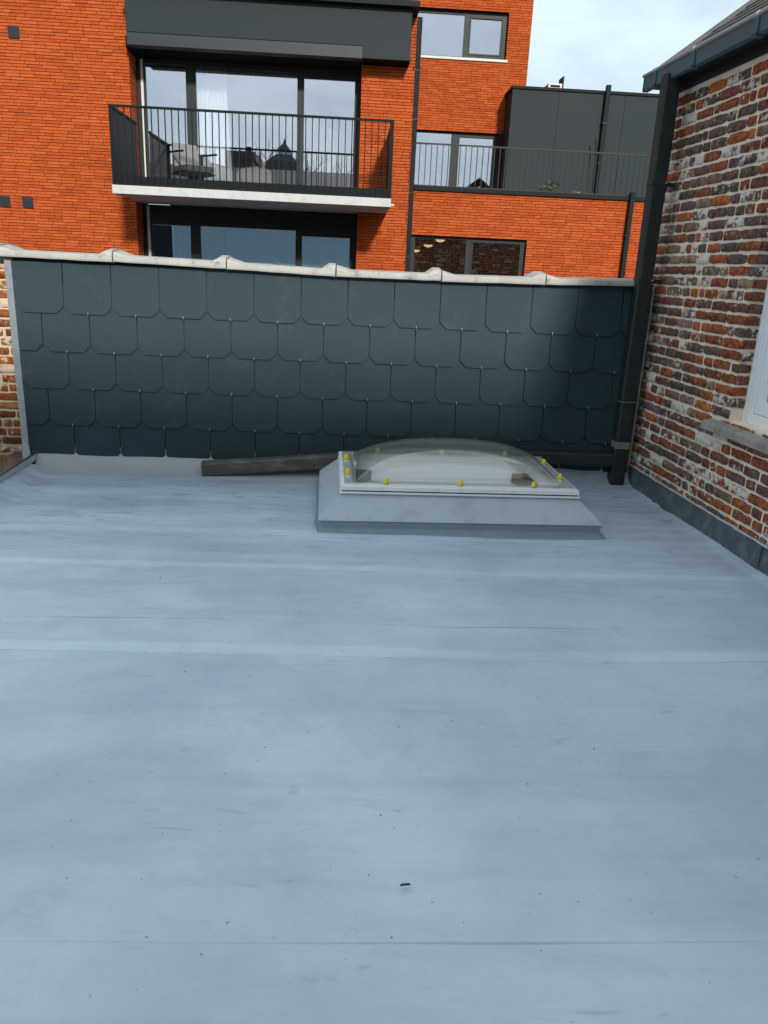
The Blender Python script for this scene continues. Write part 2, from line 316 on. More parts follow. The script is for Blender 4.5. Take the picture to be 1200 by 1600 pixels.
    b1 = N(n, 'ShaderNodeBump', Strength=.5, Distance=.02); l.new(wv.outputs['Fac'], b1.inputs['Height'])
    fn = N(n, 'ShaderNodeTexNoise', Scale=190, Detail=3); l.new(v, fn.inputs['Vector'])
    b2 = N(n, 'ShaderNodeBump', Strength=.3, Distance=.003); l.new(fn.outputs['Fac'], b2.inputs['Height']); l.new(b1.outputs[0], b2.inputs['Normal']); l.new(b2.outputs[0], b.inputs['Normal'])
    return m
M['membrane'] = membrane_mat(); M['membrane_weld'] = membrane_mat('roof_membrane_weld', 1.10)
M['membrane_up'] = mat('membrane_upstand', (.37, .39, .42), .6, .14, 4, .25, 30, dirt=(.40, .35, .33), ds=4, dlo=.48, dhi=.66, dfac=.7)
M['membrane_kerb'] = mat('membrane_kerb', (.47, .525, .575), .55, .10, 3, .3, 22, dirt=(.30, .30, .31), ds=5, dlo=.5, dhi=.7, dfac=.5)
M['kerb_step_shade'] = mat('membrane_step_shade', (.26, .325, .37), .55, .12, 4, .3, 22, dirt=(.19, .23, .26), ds=6, dlo=.5, dhi=.7, dfac=.5)  # same membrane as the kerb, darkened to paint in the step's shade
M['patch'] = mat('membrane_patch', (.41, .46, .51), .6, .10, 14, .5, 40)

# ================================================================== THE SETTING
gb = MB(); gb.add([(-400, -400, -4.5), (400, -400, -4.5), (400, 900, -4.5), (-400, 900, -4.5)], [(0, 1, 2, 3)])
tag(gb.build('ground', M['ground']), kind='structure')

def xwall(y): return 2.18 + (5.68-y)*math.tan(rad(3.65))           # face of the old brick house
def xtrim(y): return -2.262 + (5.7-y)*.022                          # inner face of the aluminium edge
SEAMS = [(4.22, .006, .09, .030), (3.715, .0035, .06, .020), (3.10, .003, .06, .018), (2.80, .005, .085, .02), (1.406, .0022, .05, .006)]
GROOVE = {3.10: .0022, 1.406: .0024}
RW = random.Random(77)
WRINK = [(.30, 2.15, .10, .012, .005, .0), (.34, 2.10, .06, .010, .003, .1), (-.06, 1.83, .06, .010, .004, .12), (-.78, 2.02, .10, .02, .004, .02), (-.70, 1.93, .10, .014, .004, .0)] + [(RW.uniform(-1.8, 1.9), RW.uniform(1.2, 5.2), RW.uniform(.05, .30), RW.uniform(.008, .02), RW.choice((-1, 1))*RW.uniform(.0015, .004), RW.uniform(-.25, .25)) for _ in range(46)]
ys = [-3 + .1*i for i in range(39)] + [.9 + .02*i for i in range(231)]
for y0, a, w, wob in SEAMS: ys += [y0-.010, y0-.0042, y0-.0030, y0-.0012, y0+.0005, y0+.004, y0+w*.4, y0+w, y0+w*1.02+.004]
ys += [5.42+.012*i for i in range(7)]
ys = sorted(set(round(y, 4) for y in ys if y <= 5.5))
us = [i/190 for i in range(191)]
us = sorted(set(us + [.004, .008, .012, .016, .02, .026, .034, .96, .97, .975, .985, .99, .995]))
rb = MB(); nu = len(us)
for y in ys:
    for u in us:
        x = lerp(xtrim(y), xwall(y)-.004, u); yy = y
        for y0, a, w, wob in SEAMS:
            g = math.exp(-((y-y0)/.22)**2)
            if g > .01: yy += g*wob*(noise.noise((x*.8, y0*3, 1.7))*1.4 + .5*noise.noise((x*3.1, y0, 4)))
        z = .006*fbm(x*.55, y*.7, 2) + .0028*noise.noise((x*.7, y*3.2, 5)) + .0012*noise.noise((x*2.0, y*9, 9))
        for y0, a, w, wob in SEAMS:
            if y0-.0031 < y < y0-.001: z -= GROOVE.get(y0, 0)*max(.0, .45+1.6*noise.noise((x*1.4, y0*5, 3)))        # open lap edge
            elif y > y0: z += a*(1-sst(y0+w, y0+w*2.2, y))*max(.05, .5+1.3*noise.noise((x*.9, y0*7, 8)))
        if y > .9:
            for wx, wy, wl2, ww, wh, wa in WRINK:
                dx, dy = x-wx, y-wy
                if abs(dx) < wl2*2.5 and abs(dy) < .15:
                    dd = dy - wa*dx - .01*noise.noise((x*6, wy, 2)); z += wh*math.exp(-(dx/wl2)**2-(dd/ww)**2)
        dl = x - xtrim(y); z += .052*sst(.16, .0, dl)                   # cove up to the edge trim
        dr = xwall(y) - x; z += .016*sst(.11, .0, dr)
        rb.v.append((x, yy, z))
for j in range(len(ys)-1):
    for i in range(nu-1): rb.f.append((j*nu+i, j*nu+i+1, (j+1)*nu+i+1, (j+1)*nu+i))
roof = tag(rb.build('flat_roof', M['membrane'], smooth=True), kind='structure')
roof.data.materials.append(M['membrane_weld'])
for p_ in roof.data.polygons:                                   # welded lap bands are a cleaner strip of their own
    yr_ = ys[p_.index//(nu-1)]
    if any(y0 <= yr_ < y0+w-.001 for y0, a, w, wob in SEAMS if y0 in (4.22, 2.80, 3.715)): p_.material_index = 1
MB().add([(-2.22, -3, -.06), (2.5, -3, -.06), (2.1, 5.6, -.06), (-2.24, 5.6, -.06), (-2.22, -3, -4.6), (2.5, -3, -4.6), (2.1, 5.6, -4.6), (-2.24, 5.6, -4.6)],
         [(0, 1, 2, 3), (0, 4, 5, 1), (1, 5, 6, 2), (2, 6, 7, 3), (3, 7, 4, 0)]).build('annex_wall', M['farwall'], roof)
# membrane turned up against the foot of the slate wall
prof = [(5.405, .000), (5.47, .010), (5.55, .026), (5.605, .055), (5.632, .095), (5.64, .16)]; n_ = len(prof)
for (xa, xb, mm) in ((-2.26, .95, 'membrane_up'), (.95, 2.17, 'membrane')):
    ub = MB(); nx = 120
    for i in range(nx+1):
        x = lerp(xa, xb, i/nx)
        for k, (py, pz) in enumerate(prof):
            wv = noise.noise((x*2.3, k*.4, 3))
            ub.v.append((x, py + .012*wv*(1 if k < 4 else .3) - (.06 if k == 0 else 0)*noise.noise((x*1.1, 0, 6)), max(.004 if k else -.005, pz + .008*noise.noise((x*3, k, 1))*(k > 0))))
    for i in range(nx):
        for k in range(n_-1): ub.f.append((i*n_+k, (i+1)*n_+k, (i+1)*n_+k+1, i*n_+k+1))
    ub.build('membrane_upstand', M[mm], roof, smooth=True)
# ================================================================== SLATE CLAD WALL
wall = thing('slate_clad_wall', 'low party wall hung with dark blue-grey slates under pale coping tiles', 'wall', (0, 5.66, 0))
SW, SR, X0 = .329, .264, -1.986
MB().box(-2.33, 2.45, .02, .30, -4.5, 1.476).build('wall_core', M['core'], wall)
ROWB = [1.106, .842, .578, .314, .062]; ROWT = [1.445, 1.30, 1.04, .78, .50]
XL, XR = -2.312, 2.165
def slate_poly(r, x0, x1, lo, hi):
    """chamfered slate outline clipped to [lo, hi]; x relative to the slate's left edge"""
    c = .050; zb, zt = ROWB[r], ROWT[r]; w = x1-x0; P = [(0, zt), (0, zb+c), (c, zb), (w-c, zb), (w, zb+c), (w, zt)]
    def clip(P, f, xc):
        o = []
        for i, p in enumerate(P):
            q = P[(i+1) % len(P)]; a, b = f(p), f(q)
            if a: o.append(p)
            if a != b: t = (xc-p[0])/(q[0]-p[0]); o.append((xc, p[1]+t*(q[1]-p[1])))
        return o
    P = clip(P, lambda p: p[0] >= lo-x0, lo-x0); return clip(P, lambda p: p[0] <= hi-x0, hi-x0) if P else P
hook_me = MB().box(-.0018, .0018, -.011, .004, -.004, .014).mesh('hook', M['steel_hook'])
smesh = {}
for r in range(5):
    x = X0 - SW*2 + (SW/2 if r % 2 else 0)
    while x < XR:
        x0, x1 = x+.0026, x+SW-.0026; lo, hi = max(x0, XL), min(x1, XR)
        if hi-lo > .03:
            full = lo == x0 and hi == x1; key = (r,) if full else (r, round(x, 3))
            if key not in smesh:
                P = slate_poly(r, x0, x1, lo, hi); zb, zt = ROWB[r], ROWT[r]; n = len(P)
                def Y(z, t): return -.002 - .022*(zt-z)/(zt-zb) - t                # tilted: foot proud of the head
                vs = [(p[0], Y(p[1], .0), p[1]) for p in P] + [(p[0], Y(p[1], .0065), p[1]) for p in P]
                smesh[key] = MB().add(vs, [tuple(range(n)), tuple(range(n, 2*n))[::-1]] + [(i, n+i, n+(i+1) % n, (i+1) % n) for i in range(n)]).mesh('slate', M['slate'])
            o = link('slate', smesh[key], wall, (x0, RN.uniform(-.0008, .0008), RN.uniform(-.002, .002))); o.rotation_euler = (RN.uniform(-.001, .001), 0, RN.uniform(-.0022, .0022))
            if full and r < 4: link('hook', hook_me, o, ((x1-x0)/2, -.0315, ROWB[r]))
        x += SW
# coping tiles, each with a raised collar over the joint
JX = [-3.15, -2.385, -1.621, -.851, -.099, .638, 1.376, 2.075]; JZ = [1.47, 1.468, 1.463, 1.450, 1.432, 1.434, 1.444, 1.462]
for i in range(7):
    a, b = JX[i]+.004, JX[i+1]-.004; za, zb = JZ[i], JZ[i+1]; cb = MB(); rr = RN.uniform(-.004, .004)
    xs = [a, a+.02] + [lerp(a, b, k/7) for k in range(1, 7)] + [b-.10, b-.05, b-.012, b]; vs = []
    for x in xs:
        t = (x-a)/(b-a); z0 = lerp(za, zb, t); lift = .038*sst(b-.11, b-.045, x)*(1 if i < 6 else 0) + .026*(1-sst(a, a+.10, x))*(1 if i > 0 else 0)
        e = .003*noise.noise((x*9, i, 0)); f = .004*noise.noise((x*14, i, 5))
        prof = [(-.066+f, z0+e), (-.07+f, z0+.012+e), (-.069+f, z0+.034+lift*.28), (-.052, z0+.043+lift*.8), (.10, z0+.052+lift), (.34, z0+.03+lift), (.36, z0-.01), (.30, z0-.004)]
        vs += [(x, y, z+rr) for y, z in prof]
    k = 8; fs = [(j*k+q, j*k+(q+1) % k, (j+1)*k+(q+1) % k, (j+1)*k+q) for j in range(len(xs)-1) for q in range(k)] + [tuple(range(k)), tuple(range((len(xs)-1)*k, len(xs)*k))[::-1]]
    cb.add(vs, fs); cb.f = [q[::-1] for q in cb.f]; cb.build('coping_tile', M['coping'], wall, bevel=.003)
MB().box(-2.357, -2.311, -.052, -.046, .10, 1.446).box(-2.316, -2.311, -.046, .02, .10, 1.446).box(-2.357, -2.352, -.046, .02, .10, 1.446).build('corner_strip', M['zinc'], wall)
MB().box(-2.36, -2.305, -.057, -.0525, .10, .15).build('strip_foot', M['zinc'], wall)
MB().box(2.085, 2.16, -.03, .02, .12, 1.45).build('corner_strip', M['lead'], wall)

# ================================================================== OLD BRICK WALL beyond the roof edge (left)
def old_brick_mesh(L, H, seed, m, amp=.0035, dep=.011):
    R = random.Random(seed); nl = 5 if L > .13 else 3; P = []
    for i in range(nl+1): P.append((L*i/nl, 0))
    P += [(L, H*.5)]
    for i in range(nl, -1, -1): P.append((L*i/nl, H))
    P += [(0, H*.5)]
    def rnd(p, k):
        x, z = p; x += R.uniform(-amp, amp); z += R.uniform(-amp, amp)
        if p in ((0, 0), (L, 0), (L, H), (0, H)): x += (L/2-x)*.002/(L/2); z += (H/2-z)*.07
        return x, z
    P = [rnd(p, i) for i, p in enumerate(P)]; n = len(P); c = (L/2, H/2)
    vs = [(x, 0, z) for x, z in P] + [(x+(c[0]-x)*.0015/(L/2), -dep*.75, z+(c[1]-z)*.04) for x, z in P] + [(x+(c[0]-x)*.005/(L/2), -dep-R.uniform(-.0012, .0012), z+(c[1]-z)*.13) for x, z in P]
    fs = [(i, (i+1) % n, n+(i+1) % n, n+i) for i in range(n)] + [(n+i, n+(i+1) % n, 2*n+(i+1) % n, 2*n+i) for i in range(n)] + [tuple(range(2*n, 3*n))]
    return MB().add(vs, fs).mesh('brick', m, True)
def lay(R, u0, u1, lens, joint):
    out = []; u = u0
    while u < u1-.03:
        L = R.choice(lens)
        if u1-u-L < .05: L = u1-u-joint*.5
        if L > .26: L = lens[0]
        out.append((u, L)); u += L+R.uniform(joint*.7, joint*1.35)
    return out
LENS = [.196, .196, .196, .190, .200, .152, .093, .094, .062]
lw = thing('old_brick_wall', 'weathered orange-brown brick wall with thick cream joints beside the zinc strip', 'wall', (0, 5.70, 0))
MB().box(-9, -2.332, .006, .30, -4.5, 1.462).build('mortar_bed', M['mortar_l'], lw)
RB = random.Random(5); lj = MB(); cache = {}
for k in range(22):
    z = .012 + k*.0655; u = -2.335
    for (u, L) in lay(RB, -3.6, -2.336 + (.0 if k % 2 else -.0), LENS, .014):
        key = (round(L, 3), RB.randint(0, 2))
        if u+L > -2.66:
            if key not in cache: cache[key] = old_brick_mesh(L, .050, hash(key) % 999, M['brick_l'])
            link('brick', cache[key], lw, (u, .006, z))
        else:
            me = old_brick_mesh(L, .050, 3, None); lj.add([(v.co.x+u, v.co.y+.006, v.co.z+z) for v in me.vertices], [tuple(p.vertices) for p in me.polygons]); bpy.data.meshes.remove(me)
tag(lj.build('brick', M['brick_lj'], lw), kind='stuff')

# aluminium roof edge
et = thing('roof_edge_trim', 'shiny folded aluminium trim along the open edge of the flat roof', 'edge trim', (0, 0, 0))
eb = MB(); pf = [(0, .052), (.0, .098), (-.004, .104), (-.135, .108), (-.135, .06), (-.139, .06), (-.139, .112), (-.002, .108), (.006, .100), (.006, .052)]
vs = []; ysl = [5.72, 4.2, 2.5, .5, -3]
for y in ysl: vs += [(xtrim(y)-.006+px, y, pz) for px, pz in pf]
k = len(pf); eb.add(vs, [(j*k+q, j*k+(q+1) % k, (j+1)*k+(q+1) % k, (j+1)*k+q) for j in range(len(ysl)-1) for q in range(k)] + [tuple(range(k))[::-1]])
eb.build('trim_profile', M['alu'], et, bevel=.0015, seg=1)
MB().add([(xtrim(5.72)-.14, 5.725, .04), (xtrim(5.72)+.02, 5.725, .04), (xtrim(5.72)+.02, 5.725, .125), (xtrim(5.72)-.14, 5.725, .125)], [(0, 1, 2, 3)]).build('end_plate', M['alu'], et)

# ================================================================== SKYLIGHT
sk = thing('roof_skylight', 'clear domed skylight with white frame and yellow screw caps on a membrane-covered kerb', 'skylight', (.697, 4.90, 0), rad(1.66))
def ring(mb, rings):
    """stack of rectangles (hx, y0, y1, z) joined by quads"""
    vs = []
    for hx, y0, y1, z in rings: vs += [(-hx, y0, z), (hx, y0, z), (hx, y1, z), (-hx, y1, z)]
    fs = []
    for i in range(len(rings)-1): fs += [(i*4+q, i*4+(q+1) % 4, (i+1)*4+(q+1) % 4, (i+1)*4+q) for q in range(4)]
    return mb.add(vs, fs)
kb = ring(MB(), [(.862, -.578, .575, .078), (.856, -.571, .568, .086), (.728, -.452, .455, .208), (.715, -.44, .445, .214)])
kb.build('kerb', M['membrane_kerb'], sk, bevel=.004)
ring(MB(), [(.890, -.640, .60, -.003), (.872, -.606, .58, .003), (.858, -.580, .575, .012), (.846, -.566, .565, .030), (.850, -.569, .566, .066), (.862, -.579, .5755, .0785)]).build('kerb_step_shade', M['kerb_step_shade'], sk, bevel=.004)  # undercut vertical step, its shade painted in by the darker material
fl = MB()
def frame_ring(mb, ox, oy0, oy1, ix, iy0, iy1, z0, z1):
    mb.box(-ox, ox, oy0, iy0, z0, z1); mb.box(-ox, ox, iy1, oy1, z0, z1); mb.box(-ox, -ix, iy0, iy1, z0, z1); mb.box(ix, ox, iy0, iy1, z0, z1); return mb
fr = frame_ring(MB(), .734, -.468, .465, .64, -.365, .36, .2135, .2225).build('drip_flange', M['pvc'], sk, bevel=.002)
frame_ring(MB(), .722, -.447, .448, .645, -.37, .365, .2225, .2305).build('gasket', M['gasket'], sk)
fm = MB(); frame_ring(fm, .730, -.456, .456, .650, -.375, .37, .2305, .256); frame_ring(fm, .712, -.438, .438, .655, -.38, .376, .256, .262)
fm.build('frame', M['pvc'], sk, bevel=.003)
# inside of the opening
inn = MB(); ring(inn, [(.648, -.373, .368, .26), (.640, -.365, .36, .215), (.615, -.34, .335, .15), (.61, -.335, .33, .03)]); inn.f = [q[::-1] for q in inn.f]
inn.build('well', M['well'], sk)
MB().box(-.61, .61, -.335, .33, .022, .03).build('well_base', M['well'], sk)
for sx in (-1, 1): MB().add([(sx*.606, .325, .16), (sx*.606, .05, .16), (sx*.50, .325, .16), (sx*.606, .325, .09), (sx*.606, .05, .10), (sx*.50, .325, .09)], [(0, 1, 2), (3, 5, 4), (0, 3, 4, 1), (1, 4, 5, 2), (2, 5, 3, 0)]).build('corner_block', M['wellwood'], sk)
def dome(name, hx, hy, z0, h, ex, flange):
    mb = MB(); nx_, ny_ = 56, 40
    def rim(t): return math.copysign(1-(1-abs(t))**1.5, t)
    for j in range(ny_+1):
        for i in range(nx_+1):
            u, v = rim(2*i/nx_-1), rim(2*j/ny_-1)
            b = max(0, (1-abs(u)**2.3))*max(0, (1-abs(v)**2.3)); mb.v.append((u*hx, v*hy, z0+h*b**ex))
    for j in range(ny_):
        for i in range(nx_): q = j*(nx_+1)+i; mb.f.append((q, q+1, q+nx_+2, q+nx_+1))
    o = mb.build(name, M['acrylic'], sk, smooth=True)
    if flange: frame_ring(MB(), flange[0], -flange[1], flange[1], hx, -hy, hy, z0-.002, z0+.003).build('dome_flange', M['acrylic'], o, bevel=.001)
    return o
md = dome('dome', .640, .362, .266, .190, .58, (.708, .432)).modifiers.new('t', 'SOLIDIFY'); md.thickness = .005
dome('inner_dome', .625, .348, .263, .115, .62, None)
cap_me = MB().lathe((0, 0, 0), [(.019, 0), (.019, .006), (.015, .009), (.0145, .021), (.010, .028), (.004, .030)], 14).mesh('screw_cap', M['yellow'], True)
for cx, cy in ((-.455, -.408), (0, -.408), (.455, -.408), (-.683, -.19), (-.683, .20), (.683, -.19), (.683, .20), (-.455, .408), (0, .408), (.455, .408)): link('screw_cap', cap_me, sk, (cx, cy, .268))

# ================================================================== DOWNPIPE with its branch over the roof
dp = thing('rain_downpipe', 'square dark rain downpipe in the corner of the slate wall and brick house', 'downpipe', (2.06, 5.57, 0))
def square_pipe(mb, pts, w, wall_t=.004, hollow=True):
    pts = [Vector(p) for p in pts]; rings = []; 
    for i, p in enumerate(pts):
        d = (pts[min(i+1, len(pts)-1)]-pts[max(i-1, 0)]).normalized(); ref = Vector((0, 0, 1)) if abs(d.z) < .8 else Vector((0, 1, 0))
        sx = d.cross(ref).normalized(); sz = sx.cross(d); c = .012
        prof = [(-w/2+c, -w/2), (w/2-c, -w/2), (w/2, -w/2+c), (w/2, w/2-c), (w/2-c, w/2), (-w/2+c, w/2), (-w/2, w/2-c), (-w/2, -w/2+c)]
        rings.append([p+sx*a+sz*b for a, b in prof])
    n = 8; vs = [q for r_ in rings for q in r_]; fs = [(i*n+k, i*n+(k+1) % n, (i+1)*n+(k+1) % n, (i+1)*n+k) for i in range(len(pts)-1) for k in range(n)]
    return mb.add(vs, fs)
pb = square_pipe(MB(), [(0, 0, .002), (0, 0, .29), (0.0, 0, .30), (0, 0, 2.79)], .100); po = pb.build('pipe', M['pipe'], dp); so_ = po.modifiers.new('t', 'SOLIDIFY'); so_.thickness = .003
for z, h, m_ in ((.325, .055, 'collar'), (.650, .007, 'collar'), (1.50, .03, 'pipe'), (2.13, .02, 'pipe')):
    MB().box(-.0545, .0545, -.0545, .0545, z-h/2, z+h/2).build('collar', M[m_], dp, bevel=.006)
for z in (1.50, 2.13):
    MB().box(.04, .14, -.012, .012, z-.012, z+.012).build('wall_clip', M['pipe'], dp); MB().lathe((.045, -.058, z), [(.010, 0), (.008, .010), (.002, .013)], 8).build('clip_screw', M['collar'], dp)
brp = square_pipe(MB(), [(-.04, .0, .207), (-.55, .0, .207), (-1.45, -.01, .205), (-1.62, -.012, .195)], .092); bo = brp.build('branch_pipe', M['pipe'], dp); bo.modifiers.new('t', 'SOLIDIFY').thickness = .003
op = square_pipe(MB(), [(-1.60, -.012, .198), (-2.12, -.03, .135), (-3.095, -.072, .053)], .097); oo = op.build('outlet_pipe', M['pipe_old'], dp); oo.modifiers.new('t', 'SOLIDIFY').thickness = .004

# ================================================================== OLD BRICK HOUSE (right)
hs = thing('brick_house', 'old house wall of mottled red-brown bricks with cream mortar, slate roof and white window', 'house', (2.18, 5.68, 0), rad(3.65))
WS0, WS1, WZ0, WZ1 = -2.75, -1.250, .735, 2.10        # window opening (s along the wall, z)
mo = MB(); mo.box(.007, .30, -9, WS0, -4.5, 2.72); mo.box(.007, .30, WS1, .30, -4.5, 2.72); mo.box(.007, .30, WS0, WS1, -4.5, WZ0); mo.box(.007, .30, WS0, WS1, WZ1, 2.72)
mo.box(.30, 6, .06, .2985, -4.5, 2.72); mo.add([(.31, .299, 2.72), (6, .299, 2.72), (3.15, .299, 5.0), (.31, .06, 2.72), (6, .06, 2.72), (3.15, .06, 5.0)], [(0, 1, 2), (5, 4, 3)])
mo.build('mortar_bed', M['mortar'], hs)
RH = random.Random(21); cache = {}; jb = MB(); cand = []; course = .0675; bh = .0515
for k in range(39):
    z = .135 + k*course
    if z+bh > 2.70: break
    segs = [(-3.6, .295)]
    if z+bh > WZ0 and z < WZ1-.02: segs = [(-3.6, WS0-.006), (WS1-.010, .295)]
    for (a, b) in segs:
        for (s, L) in lay(RH, a, b, LENS, .0155): cand.append((s, L, z + RH.uniform(-.0015, .0015)))
def put_local(me, mb, mat_):
    mb.add([mat_ @ v.co for v in me.vertices], [tuple(p.vertices) for p in me.polygons])
# a brick mesh runs along +x and faces -y: turn it so it runs along +y and faces -x
TURN = Matrix.Rotation(math.pi/2, 4, 'Z')
vis = [c for c in cand if c[0]+c[1] > -1.93+.33*c[2] and c[0] < -.02]
vis.sort(key=lambda c: c[0]); single = set(vis[:300])
for (s, L, z) in cand:
    key = (round(L, 2), RH.randint(0, 2))
    if key not in cache: cache[key] = old_brick_mesh(round(L, 2), bh, (key[1]*31+int(L*1000)), M['brick'], .0038, .0115)
    # rotated -90 deg: local x -> -y ; so start at the far end of the brick
    if (s, L, z) in single:
        o = link('brick', cache[key], hs, (.008+RH.uniform(-.0015, .002), s+L, z)); o.rotation_euler = (RH.uniform(-.012, .012), 0, -math.pi/2)
    else:
        put_local(cache[key], jb, Matrix.Translation((.008, s+L, z)) @ Matrix.Rotation(-math.pi/2, 4, 'Z'))
tag(jb.build('brick', M['brick_j'], hs, smooth=True), kind='stuff')
# bricks of the window reveal (facing the opening) as quoin returns
rv = MB()
for k in range(39):
    z = .135 + k*course
    if z < WZ0+.02 or z+bh > WZ1: continue
    me = old_brick_mesh(.085 if k % 2 else .092, bh, 77+k, None); put_local(me, rv, Matrix.Translation((.006, WS1, z)) @ Matrix.Rotation(0, 4, 'Z')); bpy.data.meshes.remove(me)
tag(rv.build('brick_return', M['brick_j'], hs, smooth=True), kind='stuff')
MB().box(.088, .103, WS1-.020, WS1-.0005, WZ0, WZ1).build('window_seal', M['mortar'], hs)
# window: white frame, sash, panes
wf = MB(); fx0, fx1 = .098, .165
wf.box(fx0, fx1, WS1-.085, WS1-.012, WZ0-.01, WZ1); wf.box(fx0, fx1, WS0, WS0+.07, WZ0-.01, WZ1); wf.box(fx0, fx1, WS0+.07, WS1-.085, WZ1-.07, WZ1); wf.box(fx0, fx1, WS0+.07, WS1-.085, WZ0-.01, WZ0+.055)
wf.box(fx0-.012, fx0, WS1-.035, WS1-.012, WZ0-.01, WZ1)
win = wf.build('window', M['upvc'], hs, bevel=.005)
sm = MB(); sx0, sx1 = .108, .150; sa, sb = WS0+.072, WS1-.087; za, zb = WZ0+.057, WZ1-.072
for (a, b) in ((sa, (sa+sb)/2-.002), ((sa+sb)/2+.002, sb)):
    sm = MB(); sm.box(sx0, sx1, a, a+.06, za, zb); sm.box(sx0, sx1, b-.06, b, za, zb); sm.box(sx0, sx1, a+.06, b-.06, za, za+.065); sm.box(sx0, sx1, a+.06, b-.06, zb-.06, zb)
    sm.box(sx0+.010, sx1, a+.06, a+.072, za+.065, zb-.06); sm.box(sx0+.010, sx1, b-.072, b-.06, za+.065, zb-.06); sm.box(sx0+.010, sx1, a+.072, b-.072, za+.065, za+.078)
    sm.build('sash', M['upvc'], win, bevel=.004); MB().box(.128, .134, a+.072, b-.072, za+.078, zb-.06).build('pane', M['pane'], win)
MB().add([(.30, WS0-.4, .2), (2.2, WS0-.4, .2), (2.2, WS1+.4, .2), (.30, WS1+.4, .2), (.30, WS0-.4, 2.5), (2.2, WS0-.4, 2.5), (2.2, WS1+.4, 2.5), (.30, WS1+.4, 2.5)],
         [(0, 1, 2, 3), (7, 6, 5, 4), (1, 5, 6, 2), (0, 4, 5, 1), (3, 2, 6, 7)]).build('room', M['room'], hs)
# stone sill
sl = MB(); pf = [(-.072, .655), (-.072, .698), (-.066, .705), (.12, .738), (.12, .66)]; sl.prism([(a, b) for a, b in pf], 1, WS0-.14, WS1+.155); sl.build('window_sill', M['stone'], hs, bevel=.006)
# lead flashing with the bead of sealant
fb = MB(); pfl = [(.004, .15), (-.006, .152), (-.016, .012), (-.03, .010), (-.03, .003), (.004, .003)]
vs = []; S = [.20 - i*.12 for i in range(70)]
for i, s in enumerate(S): vs += [(x+.003*noise.noise((s*4, z*9, 2)), s, z+(.004*noise.noise((s*2.1, 0, 1)) if z > .1 else 0)) for x, z in pfl]
k = 6; fb.add(vs, [(j*k+q, j*k+(q+1) % k, (j+1)*k+(q+1) % k, (j+1)*k+q) for j in range(len(S)-1) for q in range(k)] + [tuple(range(k))]); fb.f = [q[::-1] for q in fb.f]
fb.build('lead_flashing', M['lead'], hs)
for s in (-.14, -1.72): MB().box(-.0195, -.006, s-.12, s, .012, .149).build('flashing_lap', M['lead'], hs)
MB().tube([(-.004+.004*noise.noise((s*7, 1, 1)), s, .156+.004*noise.noise((s*9, 3, 1))) for s in [.19-.03*i for i in range(270)]], [.0075+.0035*noise.noise((i*.37, 0, 0)) for i in range(270)], 6).build('sealant_bead', M['seal'], hs, smooth=True)
MB().box(-.020, -.004, -.020, -.012, .155, 1.46).box(-.012, -.004, -.036, -.020, .155, 1.46).build('end_bead', M['sillpale'], hs)
# eaves: frieze, soffit, gutter, brackets
MB().box(-.012, .30, -9, .295, 2.7205, 2.775).build('frieze_board', M['soffit'], hs)
MB().box(-.118, .30, -9, .255, 2.7755, 2.79).build('soffit', M['soffit'], hs)
gp = [(-.122, 2.80), (-.122, 2.765), (-.125, 2.757), (-.146, 2.757), (-.155, 2.765), (-.160, 2.852), (-.154, 2.852), (-.149, 2.768), (-.128, 2.764), (-.126, 2.80)]
gb_ = MB(); vs = []
for s in (.265, -9): vs += [(x, s, z) for x, z in gp]
k = len(gp); gb_.add(vs, [(q, (q+1) % k, k+(q+1) % k, k+q) for q in range(k)]); gb_.box(-.162, -.12, .260, .2665, 2.757, 2.855)
gut = gb_.build('gutter', M['gutter'], hs)
MB().tube([(-.160, .27, 2.856), (-.160, -9, 2.856)], .0125, 12).build('gutter_bead', M['bead'], gut, smooth=True)
for s in (.085, -.45, -1.135, -1.8, -2.5):
    MB().box(-.166, -.157, s-.022, s+.022, 2.765, 2.842).box(-.166, -.12, s-.022, s+.022, 2.749, 2.7565).build('gutter_bracket', M['gutter'], gut, bevel=.002)
    MB().tube([(-.160, s-.014, 2.856), (-.160, s+.014, 2.856)], .0165, 12).build('bead_clip', M['bead'], gut)
MB().add([(-.15, .20, 2.872), (-.10, .24, 2.880), (-.12, .17, 2.90), (-.13, .21, 2.86)], [(0, 1, 2), (0, 3, 1), (1, 3, 2), (2, 3, 0)]).build('slate_chip', M['rooftile'], gut)
# slated roof slope
rt_ang = rad(37); rx0, rz0 = -.10, 2.838
def RP(d, s, h): return (rx0 + d*math.cos(rt_ang) - h*math.sin(rt_ang), s, rz0 + d*math.sin(rt_ang) + h*math.cos(rt_ang))
rf = MB(); rf.add([RP(0, .28, -.02), RP(4.1, .28, -.02), RP(4.1, -9, -.02), RP(0, -9, -.02), RP(0, .28, .0), RP(4.1, .28, .0), RP(4.1, -9, .0), RP(0, -9, .0)], [(3, 2, 1, 0), (4, 5, 6, 7), (0, 1, 5, 4), (1, 2, 6, 5), (2, 3, 7, 6), (3, 0, 4, 7)])
x2, z2 = RP(4.1, 0, 0)[0], RP(4.1, 0, 0)[2]
rf.add([(x2, .28, z2), (x2*2+.2, .28, rz0), (x2*2+.2, -9, rz0), (x2, -9, z2)], [(0, 1, 2, 3)])
roofo = rf.build('roof', M['rooftile'], hs)
tw, tl, ex = .20, .30, .135; tb = MB(); tcache = []
for q in range(4):
    R = random.Random(q); w = tw-.006
    P = [(-w/2+R.uniform(-.004, .004), R.uniform(-.006, .006)), (-w/6, R.uniform(-.007, .007)), (w/6, R.uniform(-.008, .008)), (w/2+R.uniform(-.004, .004), R.uniform(-.006, .006)), (w/2, tl), (-w/2, tl)]
    tcache.append(P)
